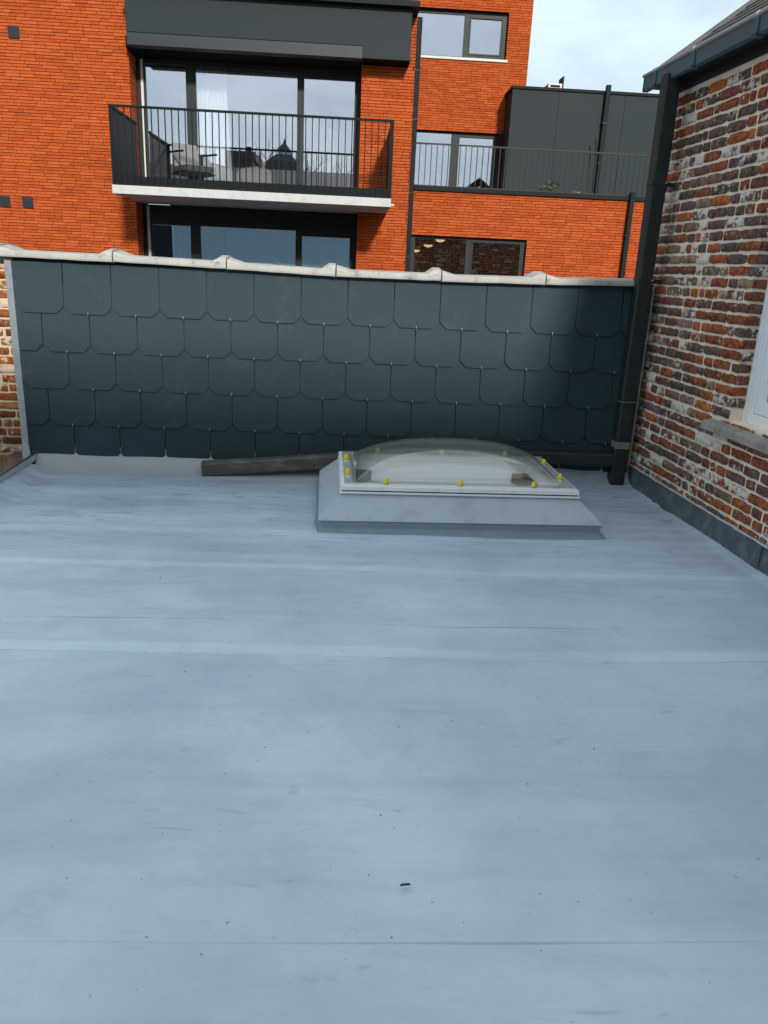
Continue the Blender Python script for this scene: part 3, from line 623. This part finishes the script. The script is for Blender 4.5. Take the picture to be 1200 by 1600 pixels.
def tile_mesh(P):
    ca, sa_ = math.cos(rt_ang), math.sin(rt_ang); vs = []
    for h in (0, .008):
        for s, d in P: hh = h + .016*(1-d/tl); vs.append((d*ca-hh*sa_, s, d*sa_+hh*ca))
    n = len(P); return MB().add(vs, [tuple(range(n)), tuple(range(n, 2*n))[::-1]] + [(i, n+i, n+(i+1) % n, (i+1) % n) for i in range(n)]).mesh('roof_slate', M['rooftile'])
tmesh = [tile_mesh(P) for P in tcache]; tj = MB()
for r in range(29):
    s = .19 - (tw/2 if r % 2 else 0)
    while s > -3.4:
        me = tmesh[RH.randint(0, 3)]; b = RP(-.03 + r*ex, s, .003)
        if r < 9 and s > -1.5+.05*r: link('roof_slate', me, roofo, b)
        else: tj.add([(v.co.x+b[0], v.co.y+b[1], v.co.z+b[2]) for v in me.vertices], [tuple(p.vertices) for p in me.polygons])
        s -= tw
tag(tj.build('roof_slate', M['rooftile'], roofo), kind='stuff')
vb = MB(); a0, a1 = RP(.02, .29, .03), RP(4.1, .29, .03); vb.beam(a0, a1, .035, .035, Vector((0, 1, 0))); vb.build('verge_strip', M['verge'], roofo, bevel=.01)

# ================================================================== APARTMENT BUILDING
ap = thing('apartment_building', 'modern orange-red brick apartment block with dark metal cladding behind the slate wall', 'building', (0, 15.6, -4.5))
def A(y, z=0): return y-15.6, z+4.5
class AB(MB):                                   # boxes given in world metres, stored relative to the building's base
    def bx(s, x0, x1, y0, y1, z0, z1): return s.box(x0, x1, y0-15.6, y1-15.6, z0+4.5, z1+4.5)
YF, YW2, YL, YU, YP = 15.6, 16.05, 16.25, 20.3, 19.45
wl_ = AB(); g_ = .012
wl_.bx(-14, -4.03-g_, YF+g_, 16.6, -4.5, 9.5); wl_.bx(.105+g_, 1.05, YF+g_, 16.24, -4.5, 9.5); wl_.bx(.105+g_, 1.05-g_, 16.24, 28, -4.5, 9.5)
wl_.bx(-4.03-g_, .105+g_, YF+g_, 16.6, 5.9, 9.5); wl_.bx(-4.03-g_, .105+g_, YF+g_, 16.6, -4.5, .0)
wl_.bx(1.05-g_, 1.2, YL+g_, 16.5, -4.5, 3.0); wl_.bx(3.53, 9, YL+g_, 16.5, -4.5, 3.0); wl_.bx(1.2, 3.53, YL+g_, 16.5, 2.19, 3.0); wl_.bx(1.2, 3.53, YL+g_, 16.5, -4.5, .4)
wl_.bx(3.50, 4.04-g_, YU+g_, 28, 2.6, 9.5); wl_.bx(1.05-g_, 3.50, YU+g_, 20.6, 4.735, 6.26); wl_.bx(1.05-g_, 3.50, YU+g_, 20.6, 7.30, 9.5); wl_.bx(3.5, 3.58, 20.25, 20.32, 2.6, 4.74)
wl_.build('wall', M['redmortar'], ap)
bk = {}
def brick_field(mb, O, U, Nn, u0, u1, z0, z1, opens=(), seed=1, L=.252, H=.0425, j=.007, dep=.012, pz=.052):
    R = random.Random(seed); O, U, Nn = Vector(O), Vector(U), Vector(Nn); k0 = math.floor(z0/pz); k1 = math.ceil(z1/pz)
    for k in range(k0, k1):
        za, zb = max(z0, k*pz), min(z1, k*pz+H)
        if zb-za < .008: continue
        segs = [(u0, u1)]
        for (a, b, c, d) in opens:
            if (za+zb)/2 > c and (za+zb)/2 < d:
                ns = []
                for (p, q) in segs:
                    if b <= p or a >= q: ns.append((p, q)); continue
                    if a > p: ns.append((p, a))
                    if b < q: ns.append((b, q))
                segs = ns
        off = R.uniform(0, L)
        for (p, q) in segs:
            u = p - off
            while u < q:
                a, b = max(u, p), min(u+L, q); l2 = R.choice((L, L, L, L, L, L*.5))
                if u+l2 < b: b = max(u+l2, a); 
                if b-a > .02:
                    d = dep + R.uniform(-.002, .003); t = R.uniform(-.0012, .0012)
                    ps = [O+U*uu+Vector((0, 0, zz+t)) for uu, zz in ((a, za), (b, za), (b, zb), (a, zb))]
                    fr_ = [p_+Nn*d for p_ in ps]
                    mb.add(ps+fr_, [(4, 5, 6, 7), (0, 1, 5, 4), (1, 2, 6, 5), (2, 3, 7, 6), (3, 0, 4, 7)])
                u += l2+j
b1 = MB(); ZB = 4.5
brick_field(b1, (0, g_, ZB), (1, 0, 0), (0, -1, 0), -9.5, 1.045, -.4, 7.2, opens=[(-4.03, .105, -.4, 5.9)], seed=2)
brick_field(b1, (-4.03-g_, 0, ZB), (0, 1, 0), (1, 0, 0), .012, .46, -.4, 5.2, seed=3)
brick_field(b1, (.105+g_, .012, ZB), (0, 1, 0), (-1, 0, 0), .0, .44, -.4, 5.2, seed=4)
brick_field(b1, (1.05-.002, 0, ZB), (0, 1, 0), (1, 0, 0), .0, .64, -.4, 6.6, seed=9)
tag(b1.build('brick', M['red'], ap), kind='stuff')
gbk = MB(); brick_field(gbk, (0, .299, 0), (1, 0, 0), (0, 1, 0), .0, 5.9, -1.5, 2.7, seed=14, L=.2, H=.054, j=.013, dep=.010, pz=.0675)
tag(gbk.build('gable_brick', M['brick_j'], hs), kind='stuff')
b2 = MB(); brick_field(b2, (0, YL-YF+g_, ZB), (1, 0, 0), (0, -1, 0), 1.06, 9, -.4, 3.0, opens=[(1.2, 3.53, .4, 2.19)], seed=5)
tag(b2.build('brick', M['red'], ap), kind='stuff')
b3 = MB(); brick_field(b3, (0, YU-YF+g_, ZB), (1, 0, 0), (0, -1, 0), 1.06, 4.04, 2.6, 9.4, opens=[(1.0, 3.5, 6.26, 7.30), (1.0, 3.58, 2.6, 4.735)], seed=6)
brick_field(b3, (4.04-g_, 0, ZB), (0, 1, 0), (1, 0, 0), YU-YF, 10, 5.0, 9.4, seed=7)
tag(b3.build('brick', M['red'], ap), kind='stuff')

def window(x0, x1, y, z0, z1, cuts, glass, fw_=.07, dep=.09, top=None, sashes=(), frame=M['frame']):
    """frame with vertical mullions; cuts = list of glass spans (a, b, zbottom, ztop)"""
    f = AB(); xs = [x0] + [v for c in cuts for v in c[:2]] + [x1]
    for i in range(0, len(xs), 2): f.bx(xs[i], xs[i+1], y, y+dep, z0, z1)
    for (a, b, c, d) in cuts:
        if c > z0: f.bx(a, b, y, y+dep, z0, c)
        if d < z1: f.bx(a, b, y, y+dep, d, z1)
    w = f.build('window', frame, ap)
    for k, (a, b, c, d) in enumerate(cuts):
        AB().bx(a-.004, b+.004, y+.03, y+.042, c-.004, d+.004).build('pane', glass, w)
        if k in sashes:
            s = AB(); t = .03; s.bx(a-.012, a-.012+t, y-.014, y+.02, c-.012, d+.012); s.bx(b+.012-t, b+.012, y-.014, y+.02, c-.012, d+.012)
            s.bx(a-.012+t, b+.012-t, y-.014, y+.02, c-.012, c-.012+t); s.bx(a-.012+t, b+.012-t, y-.014, y+.02, d+.012-t, d+.012); s.build('sash', frame, w)
    return w
window(-4.02, .10, YW2, 2.645, 4.98, [(-3.864, -3.13, 2.74, 4.90), (-2.95, -1.08, 2.74, 4.885), (-.975, .005, 2.76, 4.825)], M['pane'], sashes=(2,))
window(-4.02, .10, YW2, .02, 2.49, [(-3.856, -3.125, .14, 2.132), (-2.937, -1.09, .14, 2.14), (-.985, -.01, .16, 2.064)], M['pane_low'], sashes=(2,))
window(1.2, 3.53, YL+.10, .4, 2.19, [(1.28, 2.32, .5, 2.13), (2.44, 3.44, .5, 2.11)], M['pane_dark'], sashes=(1,))
window(1.05, 3.50, YU+.12, 6.30, 7.30, [(1.14, 2.49, 6.345, 7.205), (2.625, 3.385, 6.405, 7.165)], M['pane'], sashes=(1,))
window(1.05, 3.55, YU+.12, 2.62, 4.735, [(1.14, 2.357, 2.75, 4.69), (2.535, 3.40, 2.80, 4.645)], M['pane'], sashes=(1,))
AB().bx(1.06, 3.54, YU-.04, YU+.12, 6.245, 6.298).build('window_sill', M['sillpale'], ap, bevel=.004)
AB().bx(-3.945, -3.895, YW2-.02, YW2-.001, .2, 2.49).build('frame_strip', M['sillpale'], ap); AB().bx(-3.945, -3.9, YW2-.02, YW2-.001, 2.645, 4.96).build('frame_strip', M['sillpale'], ap)
def room(x0, x1, y0, y1, z0, z1, m=M['room']):
    b = AB(); b.bx(x0, x1, y0, y1, z0, z1); b.f = [f for i, f in enumerate(b.f) if i != 2]; b.f = [f[::-1] for f in b.f]; return b.build('room', m, ap)
room(-4.02, .10, YW2+.095, 20, 2.64, 5.0); room(-4.02, .10, YW2+.095, 20, .0, 2.49); room(1.2, 3.53, YL+.20, 20, .4, 2.45, M['roomdark']); room(1.06, 3.5, YU+.22, 24, 6.2, 7.4); room(1.06, 3.5, YU+.22, 24, 2.6, 4.9)
# bay of dark metal over the loggia
MB().prism([(-3.94, 9.672), (.105, 9.672), (.105, 9.486), (.938, 9.486), (.938, 10.272), (-3.94, 10.272)], 1, 15.16-15.6, -.002).build('metal_cladding', M['anthracite'], ap, bevel=.006)
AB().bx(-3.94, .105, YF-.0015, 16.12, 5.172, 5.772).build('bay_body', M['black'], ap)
AB().bx(-3.94, .1035, 15.172, 15.40, 4.982, 5.171).build('blind_box', M['blindbox'], ap, bevel=.004)
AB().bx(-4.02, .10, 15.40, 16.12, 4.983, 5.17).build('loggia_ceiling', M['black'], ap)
AB().bx(-3.98, 1.055, 15.02, YF-.002, 5.773, 5.862).build('bay_roof_edge', M['darkmetal'], ap, bevel=.006)
AB().bx(-3.99, .105, YF-.001, 16.10, 5.86, 5.9).build('bay_lid', M['darkmetal'], ap)
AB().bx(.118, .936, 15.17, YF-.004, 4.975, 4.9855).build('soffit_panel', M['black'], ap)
# balcony
bs = AB(); bs.bx(-3.985, .653, 13.95, YF-.001, 2.502, 2.638); bs.bx(-4.02, .10, YF-.001, 16.12, 2.50, 2.638); bs.build('balcony_slab', M['concrete'], ap, bevel=.008)
AB().bx(.653, .745, 14.6, 14.625, 2.575, 2.600).build('overflow_spout', M['sillpale'], ap)
rl = AB(); yr = 13.985
rl.bx(-3.975, .65, yr-.025, yr+.025, 3.808, 3.842); rl.bx(-3.96, .635, yr+.013, yr+.021, 2.66, 2.785); rl.bx(-3.975, .65, yr-.02, yr+.012, 2.639, 2.668)
rl.bx(-3.975, -3.925, yr-.02, yr+.03, 2.668, 3.808); rl.bx(.585, .65, yr-.02, yr+.03, 2.668, 3.808)
rl.bx(-3.975, -3.935, yr+.025, YF, 3.808, 3.842); rl.bx(.61, .65, yr+.025, YF, 3.808, 3.842)
rail = rl.build('balcony_railing', M['railmetal'], ap, bevel=.002, seg=1)
for x in (-3.962, .625): AB().bx(x-.005, x+.005, yr+.04, YF-.01, 2.66, 3.80).build('side_panel', M['railmetal'], rail)
bal = AB().bx(-.007, .007, yr-.018, yr+.012, 2.668, 3.8085).mesh('baluster', M['railmetal']); nb = 42
for i in range(1, nb): link('baluster', bal, rail, (lerp(-3.95, .615, i/nb), 0, 0))
# wall vents, downpipes
for (x, z) in ((-5.992, 5.161), (-6.423, 2.385), (-6.005, 2.387)):
    v = AB().bx(x-.095, x+.095, YF-.022, YF-.003, z-.097, z+.097).build('wall_vent', M['anthracite'], ap, bevel=.006)
    for q in range(5): AB().bx(x-.08, x+.08, YF-.026, YF-.0215, z-.075+q*.032, z-.058+q*.032).build('louvre', M['blindbox'], v)
def pipe(x0, x1, y0, y1, z0, z1, cl):
    p = AB().bx(x0, x1, y0, y1, z0, z1).build('downpipe', M['darkmetal'], ap, bevel=.012)
    for z in cl: AB().bx(x0-.012, x1+.012, y0-.01, y1+.004, z-.012, z+.012).build('pipe_clip', M['frame'], p)
pipe(1.062, 1.155, 15.645, 15.745, -4.4, 5.80, (4.95, 4.15, 2.9, 1.75)); pipe(5.485, 5.575, YL-.11, YL-.01, -4.4, 3.16, (2.35, 1.0))
pipe(5.695, 5.80, YP-.12, YP-.012, 2.72, 5.71, (4.92, 4.08))
# terrace, parapet cap and its railing
AB().bx(1.05, 9, YL+.25, YU+.25, 2.55, 2.70).build('terrace_floor', M['concrete'], ap)
cp = AB(); cp.bx(1.055, 9, YL-.045, 16.56, 3.004, 3.085); cp.build('parapet_cap', M['darkmetal'], ap, bevel=.005)
tr = AB(); ty = YL+.09; tr.bx(1.06, 9, ty-.02, ty+.02, 3.845, 3.872); tr.bx(1.06, 9, ty-.012, ty+.012, 3.0855, 3.115)
trail = tr.build('terrace_railing', M['frame'], ap); b4 = AB().bx(-.007, .007, ty-.012, ty+.012, 3.115, 3.846).mesh('baluster', M['frame'])
for i in range(1, 71): link('baluster', b4, trail, (1.06+.1125*i, 0, 0))
# dark clad rooftop volume, panel by panel
AB().bx(3.59, 9.5, YP+.012, 27, 2.60, 5.54).build('metal_cladding', M['anthracite'], ap)
for (a, b) in ((3.57, 4.647), (4.655, 6.19), (6.198, 7.73), (7.738, 9.5)): AB().bx(a, b, YP, YP+.0115, 2.62, 5.535).build('cladding_panel', M['anthracite'], ap, bevel=.003)
AB().bx(3.55, 9.6, YP-.035, 27, 5.5405, 5.602).build('roof_edge', M['darkmetal'], ap, bevel=.005)

# ------------------------------------------------------------------ things in, on and about the block
def curtain(name, label, x0, x1, y, z0, z1, folds, sway=0, cat='curtain', group=None):
    b = MB(); n = folds*10; nz_ = 10
    for j in range(nz_+1):
        t = j/nz_; z = lerp(z0, z1, t)
        for i in range(n+1):
            u = i/n; x = lerp(x0, x1 + sway*(1-t), u)
            b.v.append((x, y + .028*math.sin(u*folds*2*math.pi + .6*math.sin(u*9)) + .01*noise.noise((u*5, t*2, x0)), z))
    for j in range(nz_):
        for i in range(n): q = j*(n+1)+i; b.f.append((q, q+1, q+n+2, q+n+1))
    o = b.build(name, M['curtain'], None, smooth=True); o.modifiers.new('t', 'SOLIDIFY').thickness = .002
    return tag(o, label, cat, group)
curtain('curtain', 'white sheer curtain hanging behind the large pane of the balcony window', -2.99, -2.42, 16.19, 2.66, 4.95, 9, .13)
curtain('curtain', 'pale sheer curtain behind the narrow pane beneath the balcony', -3.5, -3.08, 16.30, .05, 2.4, 8, .02)
curtain('curtain', 'sheer curtain bunched at one side of the wide pane beneath the balcony', -2.95, -2.52, 16.32, .05, 2.4, 8, .0)
curtain('curtain', 'grey-blue sheer curtain drawn across the door pane beneath the balcony', -1.0, .05, 16.34, .05, 2.4, 16, .0)
curtain('curtain', 'flat net curtain drawn over most of the wide pane beneath the balcony', -2.5, -1.05, 16.40, .05, 2.4, 5, .0)
# balcony chair
ch = thing('balcony_chair', 'grey cushioned armchair with thin dark arms on the balcony', 'chair', (-2.86, 15.1, 2.638), rad(34))
MB().box(-.27, .27, -.27, .26, .34, .46).build('seat', M['fabric_d'], ch, bevel=.04, seg=3)
sb_ = MB(); sb_.add([(-.25, .20, .44), (.25, .20, .44), (.24, .34, .86), (-.24, .34, .86), (-.25, .28, .44), (.25, .28, .44), (.24, .40, .86), (-.24, .40, .86)], [(0, 1, 2, 3), (5, 4, 7, 6), (3, 2, 6, 7), (1, 0, 4, 5), (1, 5, 6, 2), (0, 3, 7, 4)]); sb_.build('backrest', M['fabric'], ch, bevel=.03, seg=3)
for sx in (-1, 1):
    MB().beam((sx*.31, -.30, .66), (sx*.31, .34, .69), .035, .03).build('armrest', M['darkmetal'], ch)
    MB().beam((sx*.31, -.28, 0), (sx*.31, -.28, .655), .03, .03).build('leg', M['darkmetal'], ch); MB().beam((sx*.31, .30, 0), (sx*.31, .33, .68), .03, .03).build('leg', M['darkmetal'], ch)
MB().box(-.30, .30, -.26, .26, .31, .338).build('seat_frame', M['darkmetal'], ch)
# cream tub chair inside the room
tc_ = thing('tub_chair', 'cream upholstered tub chair beside the white curtain behind the balcony window', 'chair', (-1.97, 16.75, 2.64))
tb_ = MB(); ns = 20; vs = []
for i in range(ns+1):
    a = math.pi*(-.12 + 1.24*i/ns); c, s = math.cos(a), math.sin(a); hgt = .50+.22*math.sin(max(0, min(1, i/ns))*math.pi)
    vs += [(c*.36, s*.34, .12), (c*.36, s*.34, hgt), (c*.28, s*.26, hgt), (c*.28, s*.26, .12)]
tb_.add(vs, [(i*4+q, (i+1)*4+q, (i+1)*4+(q+1) % 4, i*4+(q+1) % 4) for i in range(ns) for q in range(4)] + [(0, 1, 2, 3), tuple(ns*4+q for q in (3, 2, 1, 0))]); tb_.build('backrest', M['fabric_w'], tc_, smooth=True)
MB().lathe((0, 0, .12), [(.30, 0), (.30, .26), (.27, .31)], 20).build('seat', M['fabric_w'], tc_)
for a in (.8, 2.35, 3.9, 5.5): MB().tube([(.22*math.cos(a), .22*math.sin(a), 0), (.2*math.cos(a), .2*math.sin(a), .12)], .018, 6).build('leg', M['wood'], tc_)
# dark sideboard seen past the chair
sbd = thing('sideboard', 'low wooden sideboard behind the narrow pane of the balcony window', 'sideboard', (-3.72, 16.9, 2.64))
MB().box(-.28, .28, -.2, .2, .08, .42).build('cabinet', M['roomdark'], sbd); MB().box(-.30, .30, -.22, .22, .4205, .46).build('top', M['wood'], sbd)
for sx in (-.25, .25): MB().box(sx-.02, sx+.02, -.18, .18, 0, .08).build('leg', M['wood'], sbd)
# pendant lamps in the ground-floor room
for k, (x, y, z) in enumerate(((1.39, 17.5, 1.93), (1.66, 17.5, 2.045), (1.915, 17.5, 2.16))):
    t = thing('pendant_lamp', ('lit yellow bowl lamp lowest of three in the dark room below the terrace', 'lit yellow bowl lamp in the middle of three below the terrace', 'lit yellow bowl lamp highest of three in the dark room below the terrace')[k], 'lamp', (x, y, z), 0, 'pendant lamps in the dark room')
    MB().lathe((0, 0, -.055), [(.02, 0), (.07, .012), (.105, .05)], 16).build('bowl', M['lamp'], t, smooth=True)
    MB().lathe((0, 0, -.004), [(.106, 0), (.085, .04), (.03, .065)], 16).build('shade', M['lampbrass'], t, smooth=True); MB().tube([(0, 0, .06), (0, 0, 2.445-z)], .005, 5).build('cord', M['black'], t)
# terrace plants
def leaf_cloud(rad_, n, size, seed, m, name, parent, flat=1):
    R = random.Random(seed); b = MB()
    for i in range(n):
        d = Vector((R.gauss(0, 1), R.gauss(0, 1), R.gauss(0, 1))).normalized()*rad_*R.uniform(.35, 1)**.6; d.z *= flat
        a = Vector((R.gauss(0, 1), R.gauss(0, 1), R.gauss(0, .6))).normalized(); c = a.cross(Vector((R.gauss(0, 1), R.gauss(0, 1), R.gauss(0, 1)))).normalized(); s = size*R.uniform(.6, 1.3)
        b.add([d-a*s, d+c*s*.4, d+a*s, d-c*s*.4], [(0, 1, 2, 3)])
    o = b.build(name, m, parent); return o
pl = thing('potted_shrub', 'small green leafy shrub in a pot behind the terrace railing', 'plant', (4.12, 17.3, 2.70))
MB().lathe((0, 0, 0), [(.12, 0), (.16, .26), (.17, .28)], 16).build('pot', M['anthracite'], pl); MB().tube([(0, 0, .2), (.01, 0, .5)], .015, 6).build('stem', M['bark'], pl)
f_ = leaf_cloud(.21, 260, .05, 3, M['leaf'], 'foliage', pl); f_.location = (0, 0, .52)
pf_ = thing('flower_pot', 'pinkish flowering plant in a low pot behind the terrace railing', 'plant', (4.64, 17.1, 2.70))
MB().lathe((0, 0, 0), [(.09, 0), (.12, .22), (.125, .24)], 14).build('pot', M['anthracite'], pf_); f_ = leaf_cloud(.11, 90, .035, 4, M['flower'], 'foliage', pf_); f_.location = (0, 0, .44); MB().tube([(0, 0, .2), (0, 0, .42)], .01, 5).build('stem', M['leaf'], pf_)
pm = thing('potted_palm', 'spiky dark palm in a pot by the terrace door', 'plant', (1.55, 18.4, 2.70))
MB().lathe((0, 0, 0), [(.13, 0), (.17, .28), (.175, .30)], 16).build('pot', M['anthracite'], pm); MB().tube([(0, 0, .28), (.01, .01, .45)], [.03, .02], 7).build('stem', M['bark'], pm)
R = random.Random(8); fb_ = MB()
for i in range(34):
    a = R.uniform(0, 6.28); e = R.uniform(.15, 1.3); Lf = R.uniform(.35, .55); pts = []
    for t in (0, .35, .7, 1): pts.append(Vector((math.cos(a)*math.cos(e)*Lf*t, math.sin(a)*math.cos(e)*Lf*t, .45+math.sin(e)*Lf*t-.22*t*t)))
    sd_ = Vector((-math.sin(a), math.cos(a), 0)); vs = []
    for p_, w in zip(pts, (.008, .022, .018, .002)): vs += [p_-sd_*w, p_+sd_*w]
    fb_.add(vs, [(0, 1, 3, 2), (2, 3, 5, 4), (4, 5, 7, 6)])
fb_.build('fronds', M['leaf2'], pm)
stk = thing('garden_stake', 'thin dark forked stake leaning by the downpipe of the clad volume', 'stake', (5.62, 19.2, 2.70)); MB().beam((0, 0, 0), (-.03, 0, 1.55), .03, .03).build('pole', M['darkmetal'], stk); MB().beam((-.03, 0, 1.50), (-.08, 0, 1.86), .03, .02).build('fork', M['darkmetal'], stk)
# unit on the far roof
ru = thing('rooftop_unit', 'small white air unit with fins standing on the clad roof', 'air unit', (4.72, 20.5, 5.602))
MB().box(-.15, .18, -.2, .25, .04, .28).build('casing', M['sillpale'], ru, bevel=.01)
for q in range(3): MB().box(-.10, .13, -.212, -.2005, .07+q*.065, .11+q*.065).build('grille', M['black'], ru)
MB().box(.185, .215, -.2, .2, .0, .44).build('fin', M['anthracite'], ru); MB().add([(-.45, -.2, 0), (-.155, -.2, 0), (-.155, -.2, .24), (-.45, .2, 0), (-.155, .2, 0), (-.155, .2, .24)], [(0, 1, 2), (5, 4, 3), (0, 2, 5, 3), (0, 3, 4, 1), (1, 4, 5, 2)]).build('duct', M['anthracite'], ru)
for sx in (-.1, .12): MB().box(sx-.02, sx+.02, -.2, .25, 0, .04).build('foot', M['darkmetal'], ru)

# ================================================================== what the glass mirrors: houses and bare trees across the way
def bare_tree(x, y, h, seed, label):
    t = thing('bare_tree', label, 'tree', (x, y, -4.5), 0, 'bare trees mirrored in the windows'); R = random.Random(seed); tk, cw = MB(), MB()
    def grow(p, d, L, r, lev):
        q = p + d*L; mb = tk if lev < 2 else cw; mid = p+d*L*.5+Vector((R.uniform(-1, 1), R.uniform(-1, 1), 0))*L*.05
        mb.tube([p, mid, q], [r, r*.85, r*.68], 6 if lev < 2 else 3, False)
        if lev >= 6: return
        for _ in range(3 if lev in (1, 2, 3) else 2):
            nd = (d + Vector((R.gauss(0, .5), R.gauss(0, .5), R.gauss(.06, .3)))).normalized(); grow(q, nd, L*R.uniform(.62, .85), r*.62, lev+1)
    grow(Vector((0, 0, 0)), Vector((0, 0, 1)), h*.30, h*.022, 0)
    tk.build('trunk', M['bark'], t); cw.build('crown', M['bark'], t)
bare_tree(-.9, -27, 12.0, 4, 'leafless tree mirrored in the door pane of the balcony window')
bare_tree(-7.0, -31, 14.0, 9, 'leafless tree mirrored beside the turret in the balcony window')
bare_tree(-13.4, -26, 13.5, 12, 'leafless tree mirrored in the narrow pane of the balcony window')
th = thing('turret_house', 'pale house with dark mansard roof and small turret, mirrored in the balcony window', 'house', (-4.85, -25, -4.5))
MB().box(-1.1, 1.1, -4, 0, 0, 12.05).build('wall', M['farwall'], th)
MB().add([(-1.25, .1, 12.05), (1.25, .1, 12.05), (1.25, -4.1, 12.05), (-1.25, -4.1, 12.05), (-1.05, -.2, 12.7), (1.05, -.2, 12.7), (1.05, -3.8, 12.7), (-1.05, -3.8, 12.7), (-.5, -1.2, 13.25), (.5, -1.2, 13.25), (.5, -2.8, 13.25), (-.5, -2.8, 13.25)],
         [(0, 1, 5, 4), (1, 2, 6, 5), (2, 3, 7, 6), (3, 0, 4, 7), (4, 5, 9, 8), (5, 6, 10, 9), (6, 7, 11, 10), (7, 4, 8, 11), (8, 9, 10, 11), (3, 2, 1, 0)]).build('roof', M['farroof'], th)
tu = MB().lathe((0, -2, 13.2), [(.45, 0), (.45, .35)], 8).build('turret', M['farwall'], th); MB().lathe((0, -2, 13.55), [(.62, 0), (.38, .25), (.1, .5), (.02, .8)], 8).build('turret_cap', M['farroof'], tu)
g2 = thing('grey_house', 'dark gabled house mirrored beside the curtain in the balcony window', 'house', (-7.6, -24.5, -4.5))
MB().box(-.9, .9, -5, 0, 0, 12.6).build('wall', M['farroof'], g2); MB().box(-.98, .98, -5.1, .1, 12.6, 13.1).build('roof', M['farroof'], g2); MB().box(.2, .55, -2, -1.6, 13.1, 13.6).build('chimney', M['farroof'], g2)
g3 = thing('row_house', 'low terrace of houses with grey roofs mirrored in the lower windows', 'house', (0, -32, -4.5))
MB().box(-30, 30, -6, 0, 0, 9.4).build('wall', M['farwall'], g3); MB().add([(-30.3, .3, 9.4), (30.3, .3, 9.4), (30.3, -6.3, 9.4), (-30.3, -6.3, 9.4), (-30.3, -3, 10.9), (30.3, -3, 10.9)], [(0, 1, 5, 4), (2, 3, 4, 5), (3, 0, 4), (1, 2, 5)]).build('roof', M['farroof'], g3)
for i in range(14): MB().box(-28+i*4.2, -26.9+i*4.2, .0, .03, 6.6, 8.3).build('window', M['black'], g3)

rh = thing('rear_house', 'pale rendered house across the flat roof, mirrored in the lower windows', 'house', (0, -3.05, -4.5))
MB().box(-14, 3.6, -8, 0, 0, 8.95).build('wall', M['farwall'], rh)
MB().add([(-14.3, .35, 8.95), (3.8, .35, 8.95), (3.8, -8.3, 8.95), (-14.3, -8.3, 8.95), (-14.3, -4, 10.2), (3.8, -4, 10.2)], [(0, 1, 5, 4), (2, 3, 4, 5), (3, 0, 4), (1, 2, 5), (3, 2, 1, 0)]).build('roof', M['farroof'], rh)
for (x, z) in ((-8.1, 5.95), (-11.6, 5.95)):
    w = MB().box(x-.55, x+.55, .0, .04, z, z+1.5).build('window', M['upvc'], rh); MB().box(x-.47, x+.47, .041, .046, z+.08, z+1.42).build('pane', M['roomdark'], w); MB().box(x-.65, x+.65, .0, .12, z-.08, z-.005).build('sill', M['sillpale'], w)

# ================================================================== small debris on the roof
tw_ = MB().tube([(0, 0, .006), (.014, .0015, .007), (.026, .003, .006)], [.0028, .003, .0022], 6).build('wood_splinter', M['grit']); tw_.location = (.172, 1.57, .006); tag(tw_, 'short dark splinter lying on the open middle of the pale roof', 'splinter')
R = random.Random(3)
def grit(n, m, seed, smin, smax, y0, y1, name, label):
    R = random.Random(seed); b = MB()
    for i in range(n):
        y = R.uniform(y0, y1); x = R.uniform(xtrim(y)+.25, xwall(y)-.15); z = .006*fbm(x*.55, y*.7, 2)+.003; s = R.uniform(smin, smax); a = R.uniform(0, 6.28); e = R.choice((1, 1, 1.3, 2.5))
        if -.2 < x < 1.65 and 4.25 < y < 5.6: continue
        c, d = math.cos(a)*s*e, math.sin(a)*s*e; p, q = -math.sin(a)*s*.6, math.cos(a)*s*.6
        b.add([(x+c, y+d, z), (x+p, y+q, z), (x-c, y-d, z), (x-p, y-q, z), (x, y, z+s*.8)], [(0, 1, 4), (1, 2, 4), (2, 3, 4), (3, 0, 4)])
    return tag(b.build(name, m), label, 'grit', kind='stuff')
grit(95, M['grit'], 5, .0010, .0032, 1.0, 5.3, 'dark_grit', 'scattered dark specks of grit on the flat roof')
grit(60, M['gritw'], 6, .0015, .0035, 1.2, 5.3, 'white_grit', 'scattered white specks of grit on the flat roof')
